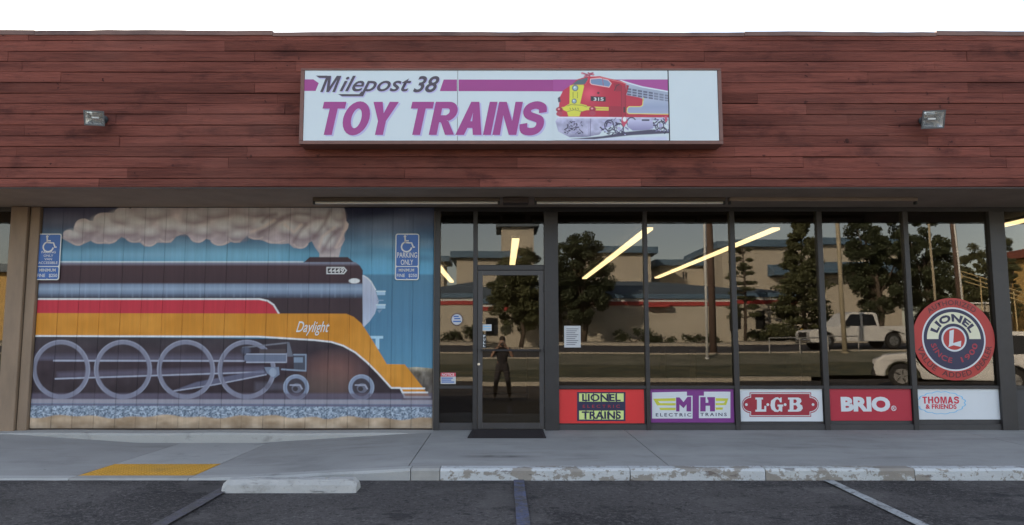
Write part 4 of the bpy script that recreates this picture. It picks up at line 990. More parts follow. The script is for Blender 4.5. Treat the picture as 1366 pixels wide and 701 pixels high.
for s_ in ([(88, 586), (112, 586), (112, 592), (107, 592), (107, 623), (116, 623), (116, 612), (122, 612), (122, 630), (88, 630), (88, 624), (93, 624), (93, 592), (88, 592)],):
    flat(s_, YB, mWhF, t, 'serif_letter', ZL)
flat([(140+10, 586), (158, 585), (164, 589), (166, 586), (170, 586), (170, 601), (165, 601), (162, 594), (156, 591), (151, 595), (149, 604), (149, 613), (152, 622), (157, 625), (161, 623), (161, 614), (157, 614), (157, 608), (175, 608), (175, 614), (172, 614), (172, 630), (167, 630), (165, 627), (158, 631), (148, 630), (138, 622), (135, 610), (137, 596)], YB, mWhF, t, 'serif_letter', ZL)
flat([(190, 586), (222, 586), (230, 590), (232, 598), (226, 606), (234, 611), (236, 620), (230, 628), (221, 630), (190, 630), (190, 624), (195, 624), (195, 592), (190, 592)], YB, mWhF, t, 'serif_letter', ZL)
for s_ in ([(207, 592), (214, 592), (218, 597), (214, 603), (207, 603)], [(207, 610), (215, 610), (220, 617), (215, 624), (207, 624)]): flat(s_, YB-.0012, mMaroon, t, 'letter_counter', ZL)
for x in (60, 127, 181, 268):
    q = P(x/ZL[2]+ZL[0], 608/ZL[2]+ZL[1], YB); disc('badge_dot', q[0], q[1], 0, .018, YB, mWhF, t, n=14)
mRedB = M('crimson_panel', A((156, 30, 48), 1.35), .45, .06, 3)
t = panel('plain crimson panel with four bold white letters', 1103.8, 1215.8, 517.2, 561.5, mRedB)
text('BRIO', (404, 108, 694, 196), YL, mWhF, t, .055, 0, 1.0, org=Z8)
q = P(715/Z8[2]+Z8[0], 176/Z8[2]+Z8[1], YL); disc('registered_mark', q[0], q[1], .026, .034, YL, mWhF, t, n=20); text('R', (708, 167, 723, 186), YL, mWhF, t, .01, 0, 1, org=Z8)
t = panel('white panel with red lettering inside a pale blue cloud outline', 1221.6, 1333.4, 516.5, 560, mWhF)
mSkyInk = M('pale_blue_print', A((112, 172, 206), 1.25), .45, .04, 4); mRedT = M('red_print', A((190, 40, 60), 1.25), .45)
cl = []
for k in range(16):
    a = 2*math.pi*k/16
    for j in range(6):
        b = a+(2*math.pi/16)*j/6; bul = 1+.075*math.sin(math.pi*j/6)
        cl.append((993+136*math.cos(b)*bul, 144+62*math.sin(b)*bul))
def cloud(s_): return [(993+(x-993)*s_, 144+(y-144)*s_) for x, y in cl]
flat(cloud(1.02), YL, mSkyInk, t, 'cloud_outline', Z8); flat(cloud(.965), YL-.0012, mWhF, t, 'cloud_field', Z8)
glyphs('THOMAS', (884, 108, 1098, 148), YL-.0026, mRedT, t, 0, .14, .01, Z8); text('& FRIENDS', (902, 152, 1084, 180), YL-.0026, mRedT, t, .03, 0, 1.0, org=Z8)

# round dealer sign on the glass
YD = -.030
cxz = P(1272.3, 452.6, YD); RD = abs(P(1327, 452.6, YD)[0]-cxz[0]); dcx, dcz = cxz
t = thing('round_window_sign', 'large round red and navy dealer sign fixed to the window glass', 'sign', (dcx, YD, dcz-RD))
mDRed = M('brick_red_print', A((168, 46, 42), 1.15), .45, .08, 3); mDInk = M('dark_maroon_print', A((84, 28, 32), 1.2), .45); mCream = M('cream_print', A((206, 202, 176), 1.25), .45, .04, 3)
disc('outer_ring', dcx, dcz, 0, RD, YD, mDRed, t, t=.008)
disc('white_ring', dcx, dcz, 0, RD*.774, YD-.0015, mWhF, t); disc('navy_disc', dcx, dcz, 0, RD*.735, YD-.003, mNavy, t); disc('cream_arc', dcx, dcz, RD*.376, RD*.655, YD-.0045, mCream, t, 0, 180)
disc('inner_white_ring', dcx, dcz, 0, RD*.305, YD-.006, mWhF, t); disc('inner_red_disc', dcx, dcz, 0, RD*.262, YD-.0075, mDRed, t)
def arc_text(s_, r, h, a0, a1, mt, Y, flip=False, bold=.02):
    """letters along an arc; angles in degrees, left to right"""
    def warp(b):
        t_ = (b[:, 0]); a = np.radians(a0+(a1-a0)*t_)
        rr_ = r+(b[:, 2] if not flip else -b[:, 2])*h if not flip else r+h-b[:, 2]*h
        out = b.copy(); out[:, 0] = dcx+rr_*np.cos(a); out[:, 2] = dcz+rr_*np.sin(a); return out
    return text_w(s_, 0, 1, 0, 1, Y, mt, t, bold, 0, 1.08, 'lettering', warp)
arc_text('AUTHORIZED', RD*.825, RD*.125, 132, 50, mDInk, YD-.0012)
for s_, a, b in (('VALUE', 192, 237), ('ADDED', 248, 296), ('DEALER', 305, 349)): arc_text(s_, RD*.80, RD*.135, a, b, mDInk, YD-.0012, True)
arc_text('LIONEL', RD*.42, RD*.19, 160, 20, mNavy, YD-.006, bold=.045)
for s_, a, b in (('SINCE', 192, 262), ('1900', 286, 348)): arc_text(s_, RD*.46, RD*.13, a, b, mRedInk, YD-.0045, True)
u = RD
MB().prism([(dcx-u*.10, dcz+u*.20), (dcx+u*.01, dcz+u*.23), (dcx-u*.03, dcz-u*.10), (dcx+u*.17, dcz-u*.04), (dcx+u*.15, dcz-u*.19), (dcx-u*.02, dcz-u*.15), (dcx-u*.15, dcz-u*.19), (dcx-u*.13, dcz-u*.12)], 'y', YD-.009, YD-.008).build('script_initial', mWhF, t)

# notices and stickers on the door and sidelight
YK = -.022
def notice(name, label, cat, px0, px1, py0, py1, mt, Y=YK):
    x0, x1 = P(px0, (py0+py1)/2, Y)[0], P(px1, (py0+py1)/2, Y)[0]; z0, z1 = PZ(py1, Y), PZ(py0, Y)
    t = thing(name, label, cat, ((x0+x1)/2, Y, z0)); bx('sheet', mt, t, x0, x1, Y, Y+.002, z0, z1); return t
mPaper = M('paper', (.55, .55, .56), .7, .06, 6); mGreyInk = M('grey_print', (.18, .18, .20), .6)
t = notice('notice', 'small white notice with a red NOTICE heading on the sidelight glass', 'notice', 587.8, 608, 497.5, 512.5, mPaper)
flat([(587.9, 497.6), (607.9, 497.6), (607.9, 502.6), (587.9, 502.6)], YK-.0012, mRedT, t, 'red_heading'); text('NOTICE', (589.5, 498.4, 606, 501.8), YK-.0026, mWhF, t, .02)
for y, x in ((504, 604), (506.6, 602), (509.2, 606)): flat([(589, y), (x, y), (x, y+1.5), (589, y+1.5)], YK-.0012, mSignBlue, t, 'print_line')
q = P(609.5, 426.5, YK); t = thing('sticker', 'round white sticker with dark rim on the sidelight glass', 'sticker', (q[0], YK, q[1]-.08))
disc('rim', q[0], q[1], 0, .083, YK, M('brown_print', (.09, .05, .045), .6), t, n=32, t=.002); disc('white_field', q[0], q[1], 0, .070, YK-.0014, mPaper, t, n=32)
for k, (a, y, b) in enumerate(((605, 421.5, 612), (606, 424.5, 614), (604.5, 428.2, 615))): flat([(a, y), (b, y), (b, y+1.8), (a, y+1.8)], YK-.0028, mSignBlue, t, 'print_line')
t = notice('sticker', 'pale sticker with two lines of small print on the door glass', 'sticker', 643.2, 655.8, 433, 441.8, mPaper, -.0255)
for y in (435, 438.5): flat([(644.5, y), (654.5, y), (654.5, y+1.2), (644.5, y+1.2)], -.0268, mSkyInk, t, 'print_line')
t = notice('pull_sign', 'narrow upright black and white PULL sign beside the door edge', 'sign', 643.4, 648.6, 446, 464.5, mBlack, -.0255)
for k, ch in enumerate('PULL'): text(ch, (644.6, 447.2+k*4.3, 647.4, 450.4+k*4.3), -.0268, mWhF, t, .03)
t = notice('hours_notice', 'faint grey printed sheet of opening hours inside the door glass', 'notice', 659, 683, 434, 446.5, M('faded_paper', (.26, .25, .24), .8), .02)
for k in range(3): flat([(662+k*6.6, 437), (666+k*6.6, 437), (666+k*6.6, 444.5), (662+k*6.6, 444.5)], .0185, mGreyInk, t, 'print_column')
t = notice('poster', 'white sheet of typed text taped inside the window next to the door', 'poster', 752.6, 774.6, 435, 463.8, mPaper, -.016)
for k in range(9): flat([(755.5, 438.5+k*2.6), (771.5-(k % 3)*2, 438.5+k*2.6), (771.5-(k % 3)*2, 439.5+k*2.6), (755.5, 439.5+k*2.6)], -.0174, mGreyInk, t, 'print_line')

# doormat
mt_ = thing('doormat', 'dark ribbed rubber mat lying in front of the shop door', 'doormat', (.0, -.3, 0))
x0, x1 = TX0-.06, TX1-.03
m = MB(); zf = z_sw(0, -.8); m.v = [(x0-.03, -.80, zf+.002), (x1, -.80, zf+.002), (x1, -.07, .001), (x0, -.07, .001), (x0-.03, -.80, zf+.013), (x1, -.80, zf+.013), (x1, -.07, .014), (x0, -.07, .014)]
m.f = [(0, 3, 2, 1), (4, 5, 6, 7), (0, 1, 5, 4), (1, 2, 6, 5), (2, 3, 7, 6), (3, 0, 4, 7)]
m.build('mat_base', mMat, mt_)
m = MB()
for k in range(24):
    ya = -.78+k*.029; zz = .0135+(zf-.001)*(-ya-.07)/.73; m.box(x0+.03, x1-.03, ya, ya+.013, zz-.008, zz+.004)
o = m.build('ribs', mMat, mt_); o['kind'] = 'stuff'

# ================================================================== inside the shop
mTube = M('lit_fluorescent', (.8, .8, .7), .4, 0.0, 1, emit=(1.0, .80, .42), estr=1.7)
for i, (x, y0, y1) in enumerate([(-1.52, 6.6, 12.5), (.235, 3.0, 9.5), (2.33, 1.75, 11.2), (4.34, 1.75, 11.0), (7.72, .35, 1.72)]):
    lab = ['lit ceiling light row seen through the sidelight', 'lit ceiling light row seen through the glass above the door', 'lit ceiling light row above the typed poster window', 'long lit ceiling light row above the purple panel and badge panel windows', 'lit ceiling light row behind the pane past the round sign'][i]
    t = thing('ceiling_light', lab, 'ceiling light', (x, (y0+y1)/2, 2.98), 'rows of lit ceiling lights inside the shop')
    bx('housing', mWhite, t, x-.075, x+.075, y0, y1, 2.945, 2.984); bx('diffuser', mTube, t, x-.06, x+.06, y0+.01, y1-.01, 2.91, 2.944)
mShelf = M('display_wood', (.10, .075, .05), .7, .2, 3, stretch=(1, 4, 4))
for i, (x, y, lab) in enumerate([(1.9, 3.2, 'low wooden display shelf behind the window next to the door'), (4.3, 3.4, 'low wooden display shelf behind the badge panel window'), (-.4, 5.6, 'wooden display shelf facing the shop door')]):
    t = thing('display_shelf', lab, 'shelf', (x, y, 0), 'display shelves inside the shop')
    for zz in (.08, .5, .92): bx('shelf_board', mShelf, t, x-.9, x+.9, y-.2, y+.2, zz, zz+.03)
    for xx in (-.93, .9): bx('side_panel', mShelf, t, x+xx, x+xx+.029, y-.2, y+.2, -.005, 1.0)

# ================================================================== ACROSS THE LOT: what the glass mirrors
def sheet(name, prof, mt, x0=-140, x1=140, n=40):
    m = MB(); X = np.linspace(x0, x1, n)
    for x in X:
        for (y, z) in prof: m.v.append((x, y, z))
    k = len(prof)
    for i in range(n-1):
        for j in range(k-1): m.f.append((i*k+j, i*k+j+1, (i+1)*k+j+1, (i+1)*k+j))
    return struct(m.build(name, mt))
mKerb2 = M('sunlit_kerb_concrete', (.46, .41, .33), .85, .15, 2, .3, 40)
sheet('lot_kerb', [(-18.98, -.5), (-19.0, -.275), (-19.22, -.262), (-19.23, -.4)], mKerb2, -60, 11.8)
sheet('grass_verge', [(-19.2, -.285), (-20.5, -.20), (-22.5, -.08), (-24.2, .05)], mGrass)
sheet('dry_verge', [(-24.2, .052), (-25.4, .28), (-26.6, .50)], mGrassL)
sheet('street_kerb', [(-26.58, .3), (-26.6, .56), (-26.85, .57), (-26.87, .40)], mKerb2)
sheet('road', [(-26.86, .45), (-33, .66), (-39.0, .80)], mRoad)
sheet('far_sidewalk', [(-39.0, .78), (-39.02, .96), (-41.8, 1.02), (-41.82, .7)], mKerb2)
sheet('far_ground', [(-41.8, 1.0), (-60, 1.15), (-120, 1.3), (-320, 1.5)], M('dry_soil', (.19, .16, .11), .95, .3, .6))

# --- low shop across the street
def X_(px, d): return RF(px, 430, d)[0]
def Zr(py, d): return RF(670, py, d)[2]
d = 56.0; yA = -(d-10)
lb = thing('low_shop', 'low cream shop across the street with red and white stripes under a slate roof', 'building', (8, yA, 1.1))
xa, xb = X_(540, d), X_(1062, d); ztop = Zr(409, d)
bx('wall', mStucco2, lb, xa, xb, yA-12, yA, .95, ztop)
bx('red_stripe', mRed, lb, xa-.1, xb+.1, yA-.5, yA+.10, ztop+.002, Zr(404, d)); bx('white_stripe', mWhite, lb, xa-.1, xb+.1, yA-.5, yA+.08, Zr(404, d)+.002, Zr(400, d))
bx('eave', mBlueRoof, lb, xa-.2, xb+.2, yA-12, yA+.25, Zr(400, d)+.003, Zr(394, d))
m = MB(); z0, z1 = Zr(394, d)+.003, Zr(394, d)+1.3
m.add([(xa-.2, yA+.25, z0), (xb+.2, yA+.25, z0), (xb+.2, yA-12, z0), (xa-.2, yA-12, z0), (xa+5, yA-5, z1), (xb-9, yA-5, z1)], [(0, 1, 5, 4), (1, 2, 5), (2, 3, 4, 5), (3, 0, 4), (0, 3, 2, 1)])
m.build('roof', mGreyRoof, lb)
for px0, px1 in ((648, 664), (975, 986), (1006, 1018)):
    w = bx('window', mBlack, lb, X_(px0, d), X_(px1, d), yA-.02, yA+.03, 1.9, ztop-.5); bx('pane', mCarGlass, w, X_(px0, d)+.08, X_(px1, d)-.08, yA+.031, yA+.04, 2.0, ztop-.6)
bx('awning', mRed, lb, X_(862, d), X_(893, d), yA+.11, yA+.8, Zr(411, d), Zr(404.5, d))

def hip_block(name, label, px0, px1, d, py_eave, py_peak, deep, mt=mStucco, wins=(), roof=mBlueRoof, band=True, zb=1.0):
    y = -(d-10); x0, x1 = X_(px0, d), X_(px1, d); ze, zp = Zr(py_eave, d), Zr(py_peak, d)
    t = thing(name, label, 'building', ((x0+x1)/2, y-deep/2, zb), 'cream buildings with blue roofs behind the low shop')
    bx('wall', mt, t, x0, x1, y-deep, y, zb, ze)
    bx('eave', roof, t, x0-.7, x1+.7, y-deep-.7, y+.7, ze+.003, ze+.75)
    m = MB(); a, b, c, e = x0-.7, x1+.7, y+.7, y-deep-.7; z0 = ze+.752; ins = min((b-a), (c-e))*.45
    m.add([(a, c, z0), (b, c, z0), (b, e, z0), (a, e, z0), (a+ins, (c+e)/2, zp), (b-ins, (c+e)/2, zp)], [(0, 1, 5, 4), (1, 2, 5), (2, 3, 4, 5), (3, 0, 4), (0, 3, 2, 1)])
    m.build('roof', roof, t)
    for (u0, u1, v0, v1) in wins:
        w = bx('window', mBlack, t, X_(u0, d), X_(u1, d), y-.05, y+.04, Zr(v1, d), Zr(v0, d)); bx('pane', mCarGlass, w, X_(u0, d)+.06, X_(u1, d)-.06, y+.041, y+.05, Zr(v1, d)+.06, Zr(v0, d)-.06)
    return t
hip_block('tower_block', 'tall plain cream tower with a flat dark roof seen in the transom glass', 668.5, 712, 100, 305, 300, 7, roof=mGreyRoof)
hip_block('hip_roof_building', 'cream building with a grey hip roof and blue eave seen beside the tower', 609, 690, 84, 347, 331, 12, wins=((614, 622, 382, 385),))
hip_block('square_building', 'square cream building with a shallow blue roof behind the broad tree', 790, 872, 86, 340, 329, 8)
hip_block('long_building', 'long cream building with a blue roof and a pair of narrow windows', 884, 990, 92, 356, 345, 12, wins=((914.5, 916.6, 364, 374), (918, 920, 364, 374)))
tb = hip_block('large_building', 'largest cream building with two blue roof bands behind the pines', 968, 1206, 84, 333, 314, 14)
y = -74; x0, x1 = X_(1000, 84), X_(1206, 84)
m = MB(); m.prism([(y+.01, Zr(372, 84)), (y+2.2, Zr(372, 84)), (y+2.2, Zr(369, 84)), (y+.01, Zr(356, 84))], 'x', x0+2, x1); m.build('lower_roof', mBlueRoof, tb)
hip_block('yellow_building', 'yellow ochre building with a red brown roof near the utility pole', 1392, 1520, 70, 342, 330, 4, mt=M('ochre_stucco', (.55, .36, .13), .9, .08, .6), roof=M('red_brown_roof', (.22, .07, .05), .8))
hip_block('yellow_building', 'pale yellow house front seen in the pane left of the tan pilaster', -160, 14, 70, 365, 350, 10, mt=M('ochre_stucco', (.55, .36, .13)), roof=mGreyRoof)
hip_block('far_shed', 'small cream shed in the distance left of the hip roof building', 560, 592, 100, 352, 346, 6)

# --- trees
def leaf_mesh(name, centers, radii, per, size, seed, flatn=.75):
    rg = np.random.default_rng(seed); P_ = []
    for (c, r) in zip(centers, radii):
        v = rg.normal(size=(per, 3)); v /= np.linalg.norm(v, axis=1)[:, None]
        P_.append(np.asarray(c)+v*(rg.random((per, 1))**.45)*np.asarray(r))
    C = np.concatenate(P_); n = len(C)
    a = rg.normal(size=(n, 3)); a /= np.linalg.norm(a, axis=1)[:, None]; b = np.cross(a, rg.normal(size=(n, 3))); b /= np.linalg.norm(b, axis=1)[:, None]
    s_ = size*rg.uniform(.6, 1.4, (n, 1))
    V = np.stack([C-a*s_, C+b*s_*.6, C+a*s_, C-b*s_*.6], 1).reshape(-1, 3)
    me = bpy.data.meshes.new(name); me.vertices.add(n*4); me.vertices.foreach_set('co', V.ravel().astype(np.float32))
    me.loops.add(n*4); me.loops.foreach_set('vertex_index', np.arange(n*4, dtype=np.int32)); me.polygons.add(n); me.polygons.foreach_set('loop_start', (np.arange(n)*4).astype(np.int32)); me.update(calc_edges=True)
    return me
def tree(name, label, loc, H, W, kind, mt, seed, group='trees across the street'):
    rg = np.random.default_rng(seed); x, y, z = loc
    t = thing(name, label, 'tree', loc, group); tr = MB(); cs, rs = [], []
    if kind == 'broad':
        th = H*.35; tr.tube([(x, y, z-.1), (x+.05*W, y, z+th*.5), (x, y+.04*W, z+th), (x-.04*W, y, z+H*.7)], [H*.028, H*.022, H*.018, H*.008], 8)
        for k in range(120):
            u = rg.normal(size=3); u /= np.linalg.norm(u); q = rg.random()**.4
            c = (x+u[0]*W*.42*q, y+u[1]*W*.42*q, z+H*.56+u[2]*H*.43*q); cs.append(c); r = rg.uniform(.06, .13)*W; rs.append((r, r, r*.75))
            if k % 6 == 0: tr.tube([(x, y, z+th*rg.uniform(.7, 1.2)), c], [H*.010, H*.003], 5)
        per, sz = 260, W*.0165
    elif kind == 'layer':
        tr.tube([(x, y, z-.1), (x+.1, y, z+H*.5), (x, y, z+H*.96)], [H*.018, H*.012, H*.004], 7)
        for k in range(9):
            h = z+H*(.25+.72*k/9); w = W*.5*(1-.55*k/9)
            for j in range(4):
                a = rg.uniform(0, 6.28); q = rg.uniform(.45, 1)*w; c = (x+q*math.cos(a), y+q*math.sin(a), h+rg.uniform(-.15, .15)); cs.append(c); rs.append((w*.42, w*.42, H*.022)); tr.tube([(x, y, h-.2), c], [H*.006, H*.002], 5)
        per, sz = 300, W*.020
    else:
        tr.tube([(x, y, z-.1), (x, y, z+H*.98)], [H*.02, H*.003], 7)
        for k in range(22):
            f = k/21; h = z+H*(.10+.90*f); w = W*.5*(1.0-f)**.75*(.8+.35*rg.random())+.15
            for j in range(5):
                a = rg.uniform(0, 6.28); c = (x+w*.7*math.cos(a), y+w*.7*math.sin(a), h-w*.12); cs.append(c); rs.append((w*.45, w*.45, H*.03)); 
                if k % 3 == 0: tr.tube([(x, y, h), c], [H*.005, H*.0015], 5)
        per, sz = 240, W*.020
    tr.build('trunk', mBark, t, smooth=True); link('crown', leaf_mesh('crown', cs, rs, per, sz, seed), mt, t)
def tree_at(name, label, px, py_base, py_top, wpx, d, kind, mt, seed):
    X, y, _ = RF(px, 440, d); zb = RF(px, py_base, d)[2]; zt = RF(px, py_top, d)[2]
    gz = interp(y, [-120, -60, -41.8, -26.85, -24.2, -19.2], [1.3, 1.15, 1.0, .45, .05, -.28])
    tree(name, label, (X, y, gz), zt-gz, wpx*d/1000, kind, mt, seed)
tree_at('street_tree', 'round leafy street tree mirrored in the door glass', 694, 455, 334, 94, 53, 'broad', mLeafM, 1)
tree_at('street_tree', 'broad dark street tree mirrored behind the typed poster', 778, 455, 310, 92, 53, 'broad', mLeafD, 2)
tree_at('street_tree', 'slim leafy tree at the edge of the broad dark tree', 746, 455, 318, 34, 54, 'broad', mLeafD, 9)
tree_at('pine_tree', 'thin layered pine with open tiers of needles', 992, 455, 322, 44, 52, 'layer', mLeafM, 3)
tree_at('conifer', 'tall pointed conifer between two window mullions', 1072, 455, 288, 88, 52, 'cone', mLeafM, 4)
tree_at('street_tree', 'very tall dense dark tree behind the white pickup truck', 1174, 455, 285, 98, 52, 'broad', mLeafD, 5)
tree_at('street_tree', 'tall dark tree behind the thin light pole', 1238, 455, 292, 84, 54, 'broad', mLeafD, 6)
tree_at('street_tree', 'hazy low tree beyond the leaning utility pole', 1304, 450, 328, 78, 75, 'broad', mLeafM, 7)
tree_at('street_tree', 'bushy tree beside the yellow ochre building', 1348, 450, 312, 44, 66, 'broad', mLeafM, 8)
def shrub(label, px, d, w, h, seed):
    X, y, _ = RF(px, 440, d); gz = interp(y, [-120, -60, -41.8, -26.85], [1.3, 1.15, 1.0, .45]); rg = np.random.default_rng(seed)
    t = thing('shrub', label, 'shrub', (X, y, gz), 'shrubs along the low shop')
    cs = [(X+rg.uniform(-.5, .5)*w, y+rg.uniform(-.4, .4), gz+rg.uniform(.15, .7)*h) for k in range(12)]
    s_ = MB()
    for c in cs[:5]: s_.tube([(X, y, gz-.05), c], [.03, .008], 5)
    s_.build('stem', mBark, t); link('foliage', leaf_mesh('foliage', cs, [(.4, .35, .3)]*12, 60, .09, seed), mLeafD, t)
for i, (px, w, h, lab) in enumerate([(596, 2.2, .9, 'low hedge shrub under the red stripe seen in the sidelight'), (630, 1.4, 1.4, 'upright shrub at the wall seen beside the door edge'), (845, 3, 1.1, 'dark shrub at the foot of the broad street tree'), (880, 2.2, .7, 'small shrub by the wall under the red awning'),
                                     (935, 2.6, .7, 'low shrub by the wall left of the utility pole'), (1010, 2.4, 1.0, 'shrub under the thin layered pine'), (1040, 2.0, .8, 'shrub beside the yellow hydrant'), (1120, 4, 1.8, 'wide shrub behind the pickup truck bonnet')]): shrub(lab, px, 54.3, w, h, 100+i)

# --- poles
def pole(name, label, px, d, dia, zt, mt, lean=0., arms=0):
    X, y, _ = RF(px, 440, d); gz = interp(y, [-120, -60, -41.8, -39, -26.85, -24.2, -19.2], [1.3, 1.15, 1.0, .80, .45, .05, -.28])
    t = thing(name, label, 'pole', (X, y, gz))
    MB().tube([(X, y, gz-.1), (X+lean*.5, y, (gz+zt)/2), (X+lean, y, zt)], [dia*.5, dia*.46, dia*.38], 12).build('shaft', mt, t, smooth=True)
    MB().tube([(X, y, gz-.05), (X, y, gz+.12)], dia*.8, 12).build('base_collar', mt, t)
    for k in range(arms): bx('crossarm', mPole, t, X+lean-1.2, X+lean+1.2, y-.06, y+.06, zt-.6-k*.9, zt-.48-k*.9)
    return (X+lean, y, zt)
pa = pole('utility_pole', 'thick brown wooden utility pole mirrored beside a thin white pole', 953, 37.6, .36, 11.5, mPole, -.05, 2)
pole('flag_pole', 'thin white pole standing in the grass beside the wooden utility pole', 944.5, 35.6, .13, 8.5, mWhite, .05)
pole('lamp_post', 'pale tapered lamp post standing in front of the pickup truck', 1127, 36.2, .23, 9.0, M('pale_concrete_pole', (.42, .36, .25), .8, .1, 3), -.12)
pole('lamp_post', 'thin pale post in front of the tall dark tree', 1250, 36.5, .13, 8.6, M('pale_concrete_pole', (.4, .35, .25)), -.2)
pb = pole('utility_pole', 'leaning dark wooden utility pole carrying cables behind the round sign', 1283, 37.6, .30, 11.5, mPole, -.35, 2)
pole('conduit_pole', 'slender white pole strapped beside the leaning utility pole', 1287, 37.2, .10, 9.0, mWhite, -.35)
for k in range(3):
    z = pa[2]-.5-.9*(k % 2)-.2*k; xo = (-1, 1, .2)[k]
    m = MB().tube([(pa[0]+xo+(pb[0]-pa[0])*s_/8, pa[1], z-.6*math.sin(math.pi*s_/8)) for s_ in range(9)], .014, 5)
    tag(m.build('power_line', mBlack), ['upper', 'lower', 'middle'][k]+' black power line strung between the two wooden utility poles', 'cable', 'power lines between the utility poles')

# --- hydrant, railing
X, y, _ = RF(1068, 440, 50.5); t = thing('fire_hydrant', 'yellow fire hydrant on the far pavement behind the railing', 'hydrant', (X, y, .98))
mHyd = M('hydrant_yellow', (.6, .38, .05), .5, .1, 5)
MB().tube([(X, y, .96), (X, y, 1.05), (X, y, 1.06), (X, y, 1.62), (X, y, 1.64), (X, y, 1.72), (X, y, 1.84), (X, y, 1.90)], [.17, .17, .12, .12, .17, .16, .10, .03], 12).build('barrel', mHyd, t)
for dx in (-1, 1): MB().tube([(X+dx*.1, y, 1.48), (X+dx*.24, y, 1.48)], .07, 10).build('outlet', mHyd, t)
MB().tube([(X, y+.1, 1.40), (X, y+.25, 1.40)], .09, 10).build('outlet_cap', mHyd, t)
d = 36.4; y = -26.45; xa, xb = X_(1024, d), X_(1146, d); t = thing('pipe_railing', 'low galvanised pipe railing along the verge in front of the pickup truck', 'railing', ((xa+xb)/2, y, .5))
MB().tube([(xa, y, 1.22), (xb, y, 1.22)], .03, 8).build('top_rail', mMetal, t)
for x in np.linspace(xa, xb, 4): MB().tube([(x, y, .42), (x, y, 1.22)], .03, 8).build('post', mMetal, t)

